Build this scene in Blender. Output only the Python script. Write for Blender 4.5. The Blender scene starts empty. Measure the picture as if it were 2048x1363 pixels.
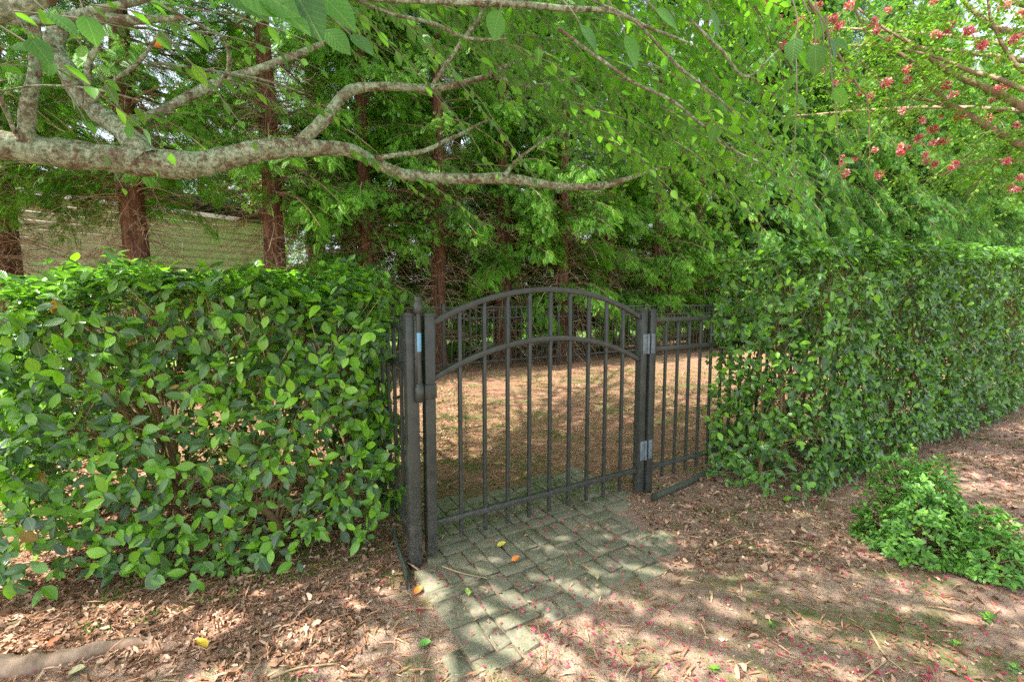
import bpy, math, random
import numpy as np
from mathutils import Vector
R_ = math.radians
rng = np.random.default_rng(11)
random.seed(5)
scene = bpy.context.scene
col = scene.collection

# ------------------------------------------------------------------ camera, sky, sun, exposure
CAM_H, FPX, PITCH = 1.28, 910.0, R_(5.09)
cam_d = bpy.data.cameras.new('camera'); cam = bpy.data.objects.new('camera', cam_d); col.objects.link(cam)
cam_d.sensor_width = 36.0; cam_d.lens = 36.0*FPX/2048; cam_d.clip_start = .02; cam_d.clip_end = 500
cam.location = (0, 0, CAM_H); cam.rotation_euler = (math.pi/2-PITCH, 0, 0)
scene.camera = cam
SUN = Vector((-0.55, -0.28, 1.0)).normalized()
elev = math.asin(SUN.z); az = math.atan2(SUN.x, SUN.y)
world = bpy.data.worlds.new('World'); scene.world = world; world.use_nodes = True
wn = world.node_tree.nodes; bg = wn['Background']
sky = wn.new('ShaderNodeTexSky'); sky.sky_type = 'NISHITA'; sky.sun_disc = False
sky.sun_elevation = elev; sky.sun_rotation = az; sky.air_density = 1.0; sky.dust_density = 2.5; sky.ozone_density = 1.0
hs = wn.new('ShaderNodeHueSaturation'); hs.inputs['Saturation'].default_value = .45       # hazy, milky summer sky
world.node_tree.links.new(sky.outputs[0], hs.inputs['Color']); world.node_tree.links.new(hs.outputs[0], bg.inputs[0]); bg.inputs[1].default_value = 0.15
sun_d = bpy.data.lights.new('sun', 'SUN'); sun = bpy.data.objects.new('sun', sun_d); col.objects.link(sun)
sun_d.energy = 3.7; sun_d.angle = R_(.6); sun_d.color = (1, .95, .86)
sun.rotation_euler = (-SUN).to_track_quat('-Z', 'Y').to_euler()
scene.view_settings.view_transform = 'Standard'; scene.view_settings.look = 'None'
scene.view_settings.exposure = 1.8; scene.view_settings.gamma = 1
scene.render.engine = 'CYCLES'
cy = scene.cycles
cy.max_bounces = 8; cy.diffuse_bounces = 4; cy.glossy_bounces = 2; cy.transmission_bounces = 4; cy.transparent_max_bounces = 4
cy.use_denoising = False
try: cy.denoiser = 'OPENIMAGEDENOISE'
except Exception: pass
cy.sample_clamp_indirect = 4
cy.caustics_reflective = False; cy.caustics_refractive = False

# ------------------------------------------------------------------ frames
def ray(px, py):
    x = (px-1024)/FPX; y = (681.5-py)/FPX; c, s = math.cos(PITCH), math.sin(PITCH)
    return np.array([x, c+y*s, -s+y*c])
def at(px, py, Y):
    d = ray(px, py); return np.array([0, 0, CAM_H])+d*(Y/d[1])
def ground(px, py):
    d = ray(px, py); return np.array([0, 0, CAM_H])+d*(-CAM_H/d[2])
U = np.array([.859, .512, 0]); V = np.array([-.512, .859, 0])   # along the gate line / away from it
def P(s, v, z=0.): return s*U+v*V+np.array([0, 0, z])
ROTZ = math.atan2(U[1], U[0])
VG = 2.065                                    # gate line
def s_at(px, v=VG):                           # where the ray at column px meets the line v (z ignored)
    k = (px-1024)/FPX
    return v*(V[0]-k*V[1])/(k*U[1]-U[0])

# ------------------------------------------------------------------ tagging helpers
def tag(o, label=None, cat=None, group=None, kind=None):
    if label: o['label'] = label
    if cat: o['category'] = cat
    if group: o['group'] = group
    if kind: o['kind'] = kind
    return o
def link(name, me, mat=None, parent=None, smooth=False):
    if mat is not None and not me.materials: me.materials.append(mat)
    if smooth: me.polygons.foreach_set('use_smooth', np.ones(len(me.polygons), bool))
    o = bpy.data.objects.new(name, me); col.objects.link(o)
    if parent is not None: o.parent = parent
    return o
def empty(name, loc=(0, 0, 0), rz=0.):
    o = bpy.data.objects.new(name, None); o.empty_display_size = .1; col.objects.link(o)
    o.location = loc; o.rotation_euler = (0, 0, rz); return o

# ------------------------------------------------------------------ mesh helpers (all quads, numpy)
def qmesh(name, Vv, F, tone=None):
    Vv = np.asarray(Vv, np.float32); F = np.asarray(F, np.int32)
    me = bpy.data.meshes.new(name)
    me.vertices.add(len(Vv)); me.vertices.foreach_set('co', Vv.ravel())
    n = F.shape[1]
    me.loops.add(F.size); me.loops.foreach_set('vertex_index', F.ravel())
    me.polygons.add(len(F)); me.polygons.foreach_set('loop_start', np.arange(0, F.size, n, dtype=np.int32))
    me.update(calc_edges=True)
    if tone is not None:
        a = me.attributes.new('leaf', 'FLOAT_VECTOR', 'POINT'); a.data.foreach_set('vector', np.asarray(tone, np.float32).ravel())
    return me
class MB:
    def __init__(s): s.v = []; s.f = []; s.t = []; s.n = 0
    def add(s, Vv, F, tone=0.5):
        Vv = np.asarray(Vv, np.float32); F = np.asarray(F)
        s.v.append(Vv); s.f.append(F+s.n); s.n += len(Vv)
        t = np.full(len(Vv), tone, np.float32) if np.isscalar(tone) else np.asarray(tone, np.float32)
        s.t.append(t if t.ndim == 2 else np.stack([t, t*0+9, t*0], 1))         # tone, place across and along the leaf
    def box(s, c, half, ax=None, tone=.5):
        A = np.eye(3) if ax is None else np.asarray(ax)
        k = np.array([[x, y, z] for x in (-1, 1) for y in (-1, 1) for z in (-1, 1)], float)*np.asarray(half)
        s.add(np.asarray(c)+k@A, [[0, 1, 3, 2], [4, 6, 7, 5], [0, 4, 5, 1], [2, 3, 7, 6], [0, 2, 6, 4], [1, 5, 7, 3]], tone)
    def build(s, name, mat, parent=None, smooth=False):
        me = qmesh(name, np.concatenate(s.v), np.concatenate(s.f), np.concatenate(s.t))
        return link(name, me, mat, parent, smooth)
def norm(a): return a/np.maximum(np.linalg.norm(a, axis=-1, keepdims=True), 1e-9)
def frames(d, n):      # rows: x, y(length), z(normal)
    d = norm(d); x = norm(np.cross(d, n)); z = np.cross(x, d)
    return np.stack([x, d, z], axis=1)
def scatter(T, F, pos, d, n, S, tone):
    A = frames(d, n); S = np.asarray(S)
    if S.ndim == 1: S = S[:, None]*np.ones(3)
    W = np.einsum('kvi,kij->kvj', T[None]*S[:, None, :], A)+pos[:, None]
    k, m = W.shape[:2]
    FF = (F[None]+(np.arange(k)*m)[:, None, None]).reshape(-1, F.shape[1])
    return W.reshape(-1, 3), FF, np.concatenate([np.repeat(tone, m)[:, None], np.tile(T[:, :2], (k, 1))], 1)
def leaf_tpl(nseg=4, w=.42, fold=.10, curl=.18, peak=.42, tip=1.0, stem=0.):
    vs = []; fs = []
    for i in range(nseg+1):
        t = i/nseg
        wd = w/2*(np.sin(np.pi*t**(math.log(.5)/math.log(peak))))**.8 if 0 < t < 1 else .012
        z = -curl*t*t; y = stem+t*(1-stem)
        vs += [[-wd, y, z+fold*wd*2], [0, y, z], [wd, y, z+fold*wd*2]]
    for i in range(nseg):
        a = i*3
        fs += [[a, a+1, a+4, a+3], [a+1, a+2, a+5, a+4]]
    return np.array(vs, float), np.array(fs)
def catmull(pts, k=4):
    p = np.asarray(pts, float)
    if len(p) < 3: k = max(k, 2)
    q = np.vstack([2*p[0]-p[1], p, 2*p[-1]-p[-2]]); out = []
    for i in range(1, len(q)-2):
        for j in range(k):
            t = j/k
            out.append(.5*((2*q[i])+(-q[i-1]+q[i+1])*t+(2*q[i-1]-5*q[i]+4*q[i+1]-q[i+2])*t*t+(-q[i-1]+3*q[i]-3*q[i+1]+q[i+2])*t**3))
    out.append(q[-2]); return np.array(out)
def tube(pts, rad, sides=6):
    p = np.asarray(pts, float); r = np.asarray(rad, float); n = len(p)
    t = norm(np.gradient(p, axis=0)); ref = np.array([0, 0, 1.]) if abs(t[0][2]) < .9 else np.array([1., 0, 0])
    x = np.empty_like(p); x[0] = norm(np.cross(t[0], ref))
    for i in range(1, n): x[i] = norm(x[i-1]-t[i]*np.dot(x[i-1], t[i]))
    y = np.cross(t, x); a = np.linspace(0, 2*np.pi, sides, endpoint=False)
    W = p[:, None]+r[:, None, None]*(np.cos(a)[None, :, None]*x[:, None]+np.sin(a)[None, :, None]*y[:, None])
    idx = np.arange(n*sides).reshape(n, sides)
    F = np.stack([idx[:-1], np.roll(idx[:-1], -1, 1), np.roll(idx[1:], -1, 1), idx[1:]], -1).reshape(-1, 4)
    return W.reshape(-1, 3), F
def tubes_many(starts, mids, ends, r0, r1, sides=3, k=4):       # many thin quadratic twigs at once
    N = len(starts); t = np.linspace(0, 1, k+1)[None, :, None]
    p = (1-t)**2*starts[:, None]+2*t*(1-t)*mids[:, None]+t*t*ends[:, None]
    tg = norm(np.gradient(p, axis=1)); ref = np.array([.3, .2, 1.])
    x = norm(np.cross(tg, ref)); y = np.cross(tg, x)
    r = (r0[:, None]*(1-t[:, :, 0])+r1[:, None]*t[:, :, 0])[:, :, None, None]
    a = np.linspace(0, 2*np.pi, sides, endpoint=False)
    W = p[:, :, None]+r*(np.cos(a)[None, None, :, None]*x[:, :, None]+np.sin(a)[None, None, :, None]*y[:, :, None])
    idx = np.arange(N*(k+1)*sides).reshape(N, k+1, sides)
    F = np.stack([idx[:, :-1], np.roll(idx[:, :-1], -1, 2), np.roll(idx[:, 1:], -1, 2), idx[:, 1:]], -1).reshape(-1, 4)
    return W.reshape(-1, 3), F
def vnoise(p, f, seed=0):          # cheap smooth 3D noise, -1..1
    g = np.random.default_rng(seed); out = 0
    for i in range(5):
        k = g.normal(size=3)*f; out = out+np.sin(p@k+g.uniform(0, 6.28))
    return out/2.6

# ------------------------------------------------------------------ materials
def mat(name):
    m = bpy.data.materials.new(name); m.use_nodes = True
    nt = m.node_tree; return m, nt, nt.nodes['Principled BSDF'], nt.nodes['Material Output']
def ramp(nt, stops, fac):
    r = nt.nodes.new('ShaderNodeValToRGB'); el = r.color_ramp.elements
    while len(el) < len(stops): el.new(.5)
    for e, (p, c) in zip(el, stops): e.position = p; e.color = (*c, 1)
    nt.links.new(fac, r.inputs[0]); return r.outputs[0]
def noise(nt, scale, detail=4, rough=.55, coord=None, vec=None):
    n = nt.nodes.new('ShaderNodeTexNoise'); n.inputs['Scale'].default_value = scale; n.inputs['Detail'].default_value = detail
    n.inputs['Roughness'].default_value = rough
    if vec is not None: nt.links.new(vec, n.inputs['Vector'])
    return n.outputs['Fac']
def objco(nt, scale=(1, 1, 1)):
    t = nt.nodes.new('ShaderNodeTexCoord'); m = nt.nodes.new('ShaderNodeMapping'); m.inputs['Scale'].default_value = scale
    nt.links.new(t.outputs['Object'], m.inputs[0]); return m.outputs[0]
def bump(nt, b, h, strength=.4, dist=.01):
    n = nt.nodes.new('ShaderNodeBump'); n.inputs['Strength'].default_value = strength; n.inputs['Distance'].default_value = dist
    nt.links.new(h, n.inputs['Height']); nt.links.new(n.outputs[0], b.inputs['Normal'])
def mix(nt, fac, a, b, mode='MIX'):
    n = nt.nodes.new('ShaderNodeMix'); n.data_type = 'RGBA'; n.blend_type = mode
    for s, v in ((n.inputs[0], fac), (n.inputs[6], a), (n.inputs[7], b)):
        if hasattr(v, 'is_linked') or hasattr(v, 'links'): nt.links.new(v, s)
        else: s.default_value = v if not isinstance(v, tuple) else (*v, 1)
    return n.outputs[2]
def leafxyz(nt):
    a = nt.nodes.new('ShaderNodeAttribute'); a.attribute_name = 'leaf'; sx = nt.nodes.new('ShaderNodeSeparateXYZ'); nt.links.new(a.outputs['Vector'], sx.inputs[0]); return sx
def leafmat(name, stops, rough=.45, trans=.35, spec=.5, tcol=1.6, vein=0, side_v=0.):
    m, nt, b, out = mat(name)
    sx = leafxyz(nt); c = ramp(nt, stops, sx.outputs[0])
    if vein:
        def mth(op, x, y=None):
            n = nt.nodes.new('ShaderNodeMath'); n.operation = op
            for i, q in enumerate((x, y)):
                if q is None: continue
                if isinstance(q, (int, float)): n.inputs[i].default_value = q
                else: nt.links.new(q, n.inputs[i])
            return n.outputs[0]
        ax = mth('ABSOLUTE', sx.outputs[1]); mid = mth('LESS_THAN', ax, .013)
        w = mth('SINE', mth('MULTIPLY', mth('SUBTRACT', sx.outputs[2], mth('MULTIPLY', ax, .8)), 50.0)); side = mth('MULTIPLY', mth('GREATER_THAN', w, .93), side_v)
        k = mth('MULTIPLY', mth('MAXIMUM', mid, side), vein)
        c = mix(nt, k, c, (.3, .42, .14)); h = mth('ADD', mth('MULTIPLY', k, -1.0), mth('MULTIPLY', w, .3)); bump(nt, b, h, .25, .002)
    nt.links.new(c, b.inputs['Base Color']); b.inputs['Roughness'].default_value = rough
    b.inputs['Specular IOR Level'].default_value = spec
    if trans > 0:
        tr = nt.nodes.new('ShaderNodeBsdfTranslucent')
        c2 = mix(nt, 1.0, c, (tcol*1.05, tcol*1.15, tcol*.45), 'MULTIPLY')
        nt.links.new(c2, tr.inputs[0])
        ms = nt.nodes.new('ShaderNodeMixShader'); ms.inputs[0].default_value = trans
        nt.links.new(b.outputs[0], ms.inputs[1]); nt.links.new(tr.outputs[0], ms.inputs[2]); nt.links.new(ms.outputs[0], out.inputs[0])
    return m
M = {}
M['camellia'] = leafmat('camellia_leaf', [(0, (.05, .1, .06)), (.3, (.075, .17, .05)), (.6, (.14, .33, .03)), (.97, (.26, .55, .03)), (1, (.35, .2, .05))], .22, .28, .55, 1.6, .55)
M['camellia_small'] = leafmat('camellia_small_leaf', [(0, (.055, .115, .06)), (.4, (.1, .225, .055)), (.8, (.18, .4, .04)), (1, (.28, .56, .04))], .22, .28, .5, 1.6, .5)
M['azalea'] = leafmat('azalea_leaf', [(0, (.07, .18, .05)), (.6, (.14, .33, .06)), (1, (.25, .48, .06))], .4, .3)
M['cypress'] = leafmat('cypress_spray', [(0, (.05, .12, .025)), (.5, (.1, .25, .025)), (.85, (.18, .4, .03)), (1, (.27, .5, .05))], .55, .4, .35, 1.7)
M['cypress_full'] = leafmat('cypress_full_spray', [(0, (.035, .1, .035)), (.5, (.075, .2, .04)), (.85, (.13, .32, .045)), (1, (.22, .45, .06))], .55, .38, .35, 1.7)
M['broad'] = leafmat('broad_leaf', [(0, (.05, .13, .045)), (.5, (.095, .26, .035)), (1, (.2, .44, .03))], .42, .42, .45, 1.7, .35, .5)
M['crape'] = leafmat('crape_myrtle_leaf', [(0, (.07, .17, .025)), (.5, (.13, .29, .03)), (1, (.24, .42, .04))], .5, .42, .4, 1.6)
M['shrub'] = leafmat('background_leaf', [(0, (.07, .2, .03)), (.5, (.14, .36, .05)), (1, (.28, .5, .08))], .5, .4, .4, 1.6)
M['petal'] = leafmat('pink_petal', [(0, (.68, .07, .15)), (.35, (.78, .2, .27)), (.65, (.88, .46, .5)), (1, (.9, .75, .72))], .7, .3, .2, .9)
M['fallen'] = leafmat('fallen_petal', [(0, (.35, .02, .07)), (.6, (.6, .05, .14)), (1, (.72, .2, .25))], .7, .1, .2, 1.)
M['litter'] = leafmat('dry_leaf', [(0, (.12, .06, .035)), (.45, (.33, .185, .12)), (.85, (.56, .37, .26)), (1, (.76, .58, .43))], .7, .08, .25, 1.)
M['needle'] = leafmat('dry_needle', [(0, (.14, .06, .035)), (.5, (.44, .21, .115)), (1, (.72, .48, .32))], .75, .05, .2, 1.)
M['moss'] = leafmat('moss_blade', [(0, (.06, .1, .02)), (.6, (.12, .19, .035)), (1, (.2, .28, .05))], .7, .2, .2, 1.2)
M['twig'] = leafmat('twig_bark', [(0, (.15, .1, .05)), (.5, (.3, .215, .11)), (1, (.5, .39, .23))], .8, 0, .2)
M['greytwig'] = leafmat('grey_twig_bark', [(0, (.1, .09, .06)), (1, (.24, .23, .16))], .8, 0, .2)
M['deadtwig'] = leafmat('dead_twig_bark', [(0, (.16, .09, .055)), (.5, (.42, .27, .18)), (1, (.7, .54, .4))], .8, 0, .2)

def soil():
    m, nt, b, o = mat('soil'); v = objco(nt)
    n1 = noise(nt, 1.3, 5, .6, vec=v); n2 = noise(nt, 22, 6, .7, vec=v); n3 = noise(nt, 140, 3, .6, vec=v)
    c = ramp(nt, [(.3, (.24, .135, .09)), (.5, (.43, .275, .2)), (.7, (.6, .43, .33))], n2)
    c = mix(nt, ramp(nt, [(.46, (0, 0, 0)), (.62, (1, 1, 1))], n1), c, (.27, .165, .12), 'MIX')
    c2 = mix(nt, ramp(nt, [(.35, (0, 0, 0)), (.65, (.6, .6, .6))], n3), c, (.45, .33, .27))
    gp = nt.nodes.new('ShaderNodeNewGeometry'); dv = nt.nodes.new('ShaderNodeVectorMath'); dv.operation = 'DOT_PRODUCT'; nt.links.new(gp.outputs['Position'], dv.inputs[0]); dv.inputs[1].default_value = (-.512, .859, 0)
    mr = nt.nodes.new('ShaderNodeMapRange'); mr.inputs[1].default_value = 1.95; mr.inputs[2].default_value = 2.5; nt.links.new(dv.outputs['Value'], mr.inputs[0])
    c2 = mix(nt, mr.outputs[0], c2, mix(nt, n2, (.17, .085, .055), (.46, .27, .17)))     # needle mould in the yard
    # moss film where damp
    n4 = noise(nt, 2.1, 6, .7, vec=objco(nt, (1, 1.3, 1)))
    g = ramp(nt, [(.5, (0, 0, 0)), (.62, (.85, .85, .85))], n4)
    c3 = mix(nt, g, c2, (.13, .16, .05))
    nt.links.new(c3, b.inputs['Base Color']); b.inputs['Roughness'].default_value = .95; b.inputs['Specular IOR Level'].default_value = .15
    bump(nt, b, mix(nt, .4, n2, n3), 1., .03); return m
M['soil'] = soil()
def lawn():
    m, nt, b, o = mat('lawn'); n = noise(nt, 9, 6, .7, vec=objco(nt))
    c = ramp(nt, [(.3, (.1, .2, .03)), (.7, (.22, .36, .07))], n); nt.links.new(c, b.inputs['Base Color']); b.inputs['Roughness'].default_value = .9
    bump(nt, b, n, .8, .05); return m
M['lawn'] = lawn()
def paver():
    m, nt, b, o = mat('concrete_paver'); v = objco(nt)
    n1 = noise(nt, 9, 6, .65, vec=v); n2 = noise(nt, 110, 5, .7, vec=v)
    c = ramp(nt, [(0, (.125, .115, .075)), (1, (.22, .2, .135))], leafxyz(nt).outputs[0])
    c = mix(nt, ramp(nt, [(.4, (0, 0, 0)), (.62, (.8, .8, .8))], n1), c, (.13, .14, .06))
    c = mix(nt, ramp(nt, [(.5, (0, 0, 0)), (.62, (.7, .7, .7))], noise(nt, 28, 6, .75, vec=v)), c, (.3, .22, .16))
    c = mix(nt, ramp(nt, [(.4, (0, 0, 0)), (.62, (.55, .55, .55))], n2), c, (.27, .265, .21))
    nt.links.new(c, b.inputs['Base Color']); b.inputs['Roughness'].default_value = .9; bump(nt, b, n2, .6, .006); return m
M['paver'] = paver()
def metal(name, c0, c1, rough=.42, dirt=True):
    m, nt, b, o = mat(name); v = objco(nt)
    n = noise(nt, 18, 5, .6, vec=v); sp = noise(nt, 260, 2, .5, vec=v)
    c = ramp(nt, [(.3, c0), (.7, c1)], n)
    if dirt:
        g = nt.nodes.new('ShaderNodeNewGeometry'); s = nt.nodes.new('ShaderNodeSeparateXYZ'); nt.links.new(g.outputs['Position'], s.inputs[0])
        mr = nt.nodes.new('ShaderNodeMapRange'); mr.inputs[1].default_value = .55; mr.inputs[2].default_value = .0; nt.links.new(s.outputs[2], mr.inputs[0])
        sx = ramp(nt, [(.56, (0, 0, 0)), (.66, (.8, .8, .8))], sp)
        mm = nt.nodes.new('ShaderNodeMath'); mm.operation = 'MULTIPLY'; nt.links.new(sx, mm.inputs[0]); nt.links.new(mr.outputs[0], mm.inputs[1])
        c = mix(nt, mm.outputs[0], c, (.3, .26, .22))
    nt.links.new(c, b.inputs['Base Color']); b.inputs['Roughness'].default_value = rough; b.inputs['Specular IOR Level'].default_value = .5
    bump(nt, b, n, .06, .002); return m
M['black'] = metal('black_painted_aluminium', (.026, .031, .028), (.055, .062, .053))
M['hinge'] = metal('galvanised_hinge', (.11, .14, .16), (.2, .24, .27), .45, False)
M['edging'] = metal('green_edging', (.04, .055, .042), (.07, .085, .062), .6)
M['blue'] = metal('blue_label', (.12, .3, .45), (.2, .42, .6), .5, False)
def bark(name, stops, sc=(1, 1, .12), f=30, strength=.9, dist=.02):
    m, nt, b, o = mat(name); n = noise(nt, f, 6, .65, vec=objco(nt, sc)); c = ramp(nt, stops, n)
    nt.links.new(c, b.inputs['Base Color']); b.inputs['Roughness'].default_value = .9; b.inputs['Specular IOR Level'].default_value = .15
    bump(nt, b, n, strength, dist); return m
M['redbark'] = bark('cypress_bark', [(.3, (.06, .032, .022)), (.5, (.17, .085, .055)), (.7, (.32, .18, .12))])
def lichen():
    m, nt, b, o = mat('lichen_bark'); v = objco(nt)
    n1 = noise(nt, 9, 5, .6, vec=v); n2 = noise(nt, 60, 6, .75, vec=v); n3 = noise(nt, 20, 8, .8, vec=v)
    bk = ramp(nt, [(.35, (.06, .045, .03)), (.6, (.26, .195, .125))], n2)
    lc = ramp(nt, [(.4, (.15, .2, .11)), (.6, (.5, .58, .42))], n2)
    f = ramp(nt, [(.44, (0, 0, 0)), (.5, (1, 1, 1))], n3)
    f2 = ramp(nt, [(.32, (.25, .25, .25)), (.5, (1, 1, 1))], n1)
    k = mix(nt, 1.0, f, f2, 'MULTIPLY')
    c = mix(nt, k, bk, lc); nt.links.new(c, b.inputs['Base Color']); b.inputs['Roughness'].default_value = .9; b.inputs['Specular IOR Level'].default_value = .2
    h = mix(nt, .5, n3, n2); bump(nt, b, h, 1., .02); return m
M['lichen'] = lichen()
M['smoothbark'] = bark('smooth_tan_bark', [(.3, (.2, .13, .09)), (.6, (.36, .26, .19)), (.8, (.46, .36, .28))], (1, 1, .4), 25, .3, .005)
def siding():
    m, nt, b, o = mat('painted_siding'); n = noise(nt, 6, 4, .6, vec=objco(nt)); c = ramp(nt, [(.3, (.55, .49, .46)), (.7, (.66, .6, .56))], n)
    nt.links.new(c, b.inputs['Base Color']); b.inputs['Roughness'].default_value = .6; return m
M['siding'] = siding()
M['shingle'] = bark('asphalt_shingle', [(.3, (.018, .018, .02)), (.7, (.045, .043, .046))], (1, 1, 1), 12, .5, .01)
M['shingle'].node_tree.nodes['Principled BSDF'].inputs['Specular IOR Level'].default_value = .05

# ------------------------------------------------------------------ ground
PATH_PX = [(853, 1142), (866, 1200), (888, 1290), (905, 1352), (1062, 1300), (1078, 1280), (1058, 1248), (1150, 1236), (1250, 1190), (1368, 1104), (1340, 1075), (1245, 1022), (1262, 985), (1160, 935), (1080, 950), (960, 985), (856, 1000)]
PATH = np.array([[np.dot(ground(*p), U), np.dot(ground(*p), V)] for p in PATH_PX])
def inpoly(x, y, poly):
    ins = np.zeros(np.shape(x), bool); n = len(poly)
    for i in range(n):
        x1, y1 = poly[i]; x2, y2 = poly[(i+1) % n]
        c = ((y1 > y) != (y2 > y)) & (x < (x2-x1)*(y-y1)/(y2-y1+1e-12)+x1)
        ins ^= c
    return ins
def gz(x, y):
    p = np.stack([x, y, np.zeros_like(x)], -1)
    return .007*vnoise(p, 3.0, 1)+.004*vnoise(p, 13, 2)-.004+.05*np.clip((np.hypot(x, y)-14)/10, 0, 1)*0
def build_ground():
    def ax(a, b): 
        i = np.linspace(-1, 1, 261); return np.sign(i)*(np.abs(i)*a+np.abs(i)**7*b)
    gx = ax(7, 70); gy = ax(7, 70)+3
    X, Y = np.meshgrid(gx, gy, indexing='ij')
    Z = gz(X, Y); Z = np.where(np.hypot(X, Y-3) > 12, -.01, Z)
    s = X*U[0]+Y*U[1]; v = X*V[0]+Y*V[1]
    Z = np.where(inpoly(s, v, PATH), -.006, Z)
    n = len(gx); idx = np.arange(n*n).reshape(n, n)
    F = np.stack([idx[:-1, :-1], idx[1:, :-1], idx[1:, 1:], idx[:-1, 1:]], -1).reshape(-1, 4)
    me = qmesh('ground', np.stack([X, Y, Z], -1).reshape(-1, 3), F)
    tag(link('ground', me, M['soil'], smooth=True), kind='structure')
    a, b, c, d = P(-30, 10.2, .02), P(70, 10.2, .02), P(70, 70, .02), P(-30, 70, .02)
    tag(link('lawn', qmesh('lawn', [a, b, c, d], [[0, 1, 2, 3]]), M['lawn']), kind='structure')
build_ground()

# paver path
def build_path():
    mb = MB(); r = random.Random(3)
    s0, v0 = PATH.min(0); s1, v1 = PATH.max(0)
    W = .178; s = s0-.1; k = 0
    while s < s1+.1:
        v = v0-.1+r.uniform(0, .1)
        while v < v1+.1:
            kind = r.choice([0, 0, 1, 2])
            h = .09 if kind == 0 else .13 if kind == 1 else .178
            cells = [(s, s+W)] if kind == 0 else [(s, s+W*.5), (s+W*.5, s+W)] if kind == 1 else [(s, s+W*.62), (s+W*.62, s+W)]
            for (a, b) in cells:
                cs, cv = (a+b)/2, v+h/2
                if inpoly(np.array(cs), np.array(cv), PATH):
                    g = r.uniform(.003, .006); hs, hv = (b-a)/2-g, h/2-g; z = r.uniform(.003, .009); ch = .006
                    tw = r.uniform(-.045, .045)
                    A = np.array([np.cos(tw)*U+np.sin(tw)*V, -np.sin(tw)*U+np.cos(tw)*V, [0, 0, 1]])
                    tl = [r.uniform(-.02, .02), r.uniform(-.02, .02)]
                    q = []
                    for (zz, sh) in ((-.05, 0), (z-ch, 0), (z-.0015, ch*.6), (z, ch*1.6)):
                        for (i, j) in ((-1, -1), (1, -1), (1, 1), (-1, 1)):
                            q.append([i*(hs-sh), j*(hv-sh), zz+tl[0]*i*hs+tl[1]*j*hv])
                    jit = np.random.default_rng(k).normal(0, .003, (16, 3))*[1, 1, .5]; k += 1
                    jit[:4] = 0
                    q = np.array(q)+jit
                    F = [[12, 13, 14, 15]]
                    for l in range(3):
                        for c in range(4): F.append([l*4+c, l*4+(c+1) % 4, (l+1)*4+(c+1) % 4, (l+1)*4+c])
                    mb.add(P(cs, cv)+q@A, F, r.uniform(0, 1))
            v += h
        s += W
    tag(mb.build('path', M['paver']), kind='structure')
build_path()

# ------------------------------------------------------------------ fence and gate
AX = np.array([U, V, [0, 0, 1.]])
I3 = None
def lbox(mb, s0, s1, v0, v1, z0, z1): mb.box(((s0+s1)/2, (v0+v1)/2, (z0+z1)/2), ((s1-s0)/2, (v1-v0)/2, (z1-z0)/2))
def bevel(o, w=.0015):
    m = o.modifiers.new('bevel', 'BEVEL'); m.width = w; m.segments = 2; m.limit_method = 'ANGLE'; return o
def part_box(name, parent, b, m='black', bw=.0015):
    mb = MB(); lbox(mb, *b); return bevel(mb.build(name, M[m], parent), bw)
def post_part(parent, s, v, h, w=.0254*1.05, name='post'):
    o = part_box(name, parent, (s-w, s+w, v-w, v+w, -.05, h-.014))
    mb = MB(); c = w+.0025; lbox(mb, s-c, s+c, v-c, v+c, h-.018, h-.004); lbox(mb, s-c+.006, s+c-.006, v-c+.006, v+c-.006, h-.004, h)
    bevel(mb.build('post_cap', M['black'], o), .002)
    return o
HF = 1.225
sL, sR = s_at(855.5), s_at(1284)
sHp = s_at(1301.5)
GATE_S0, GATE_S1 = sL, sR
def fence_run(name, s_start, s_end, post_s, label, rot=0, origin=(0, 0), htop=1.155, mids=.965, bot=.17, group=None, pitch=.1165, h=HF, z0=.085, skip=()):
    # local axes: x along the run
    root = empty(name, (*origin, 0), rot); tag(root, label, 'fence', group)
    for ps in post_s: post_part(root, ps, 0, h)
    allp = sorted(post_s)
    edges = [s_start]+[p for p in allp if s_start < p < s_end]+[s_end]
    for a, b in zip(edges[:-1], edges[1:]):
        a2 = a+(.029 if a in allp else 0); b2 = b-(.029 if b in allp else 0)
        for zz in (htop, mids, bot): part_box('rail', root, (a2, b2, -.0135, .0135, zz-.0135, zz+.0135))
        n = max(1, round((b2-a2)/pitch)); pm = None
        for i in range(1, n):
            x = a2+(b2-a2)*i/n
            if pm is None:
                pm = part_box('picket', root, (-.008, .008, -.0085, .0085, z0, htop-.0136)); pm.location = (x, 0, 0)
                pm.data.name = 'picket'
            else:
                c = pm.copy(); col.objects.link(c); c.parent = root; c.location = (x, 0, 0)
    return root
org = P(0, VG)
f1 = fence_run('metal_fence', sHp, sHp+2.44*2, [sHp, sHp+2.44, sHp+4.88], 'black metal fence with three rails running from the hinge post in behind the right hedge', ROTZ, org[:2])
of = P(0, 7.32)
fs = np.dot(at(887, 600, 7.8), U)
fpost = [fs-2.44, fs, fs+2.44, fs+4.88, fs+7.32]
fence_run('metal_fence', fpost[0], fpost[-1], fpost, 'distant black metal fence at the back of the yard in front of the cypress trunks', ROTZ, of[:2])
# side fence from the latch post back to the far line
lp_s = s_at(820)
ls = P(lp_s, VG+.0)
fence_run('metal_fence', .04, 5.2, [2.5, 4.94], 'black metal fence edge-on beside the left hedge, running back from the latch post', ROTZ+math.pi/2, ls[:2])

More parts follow.
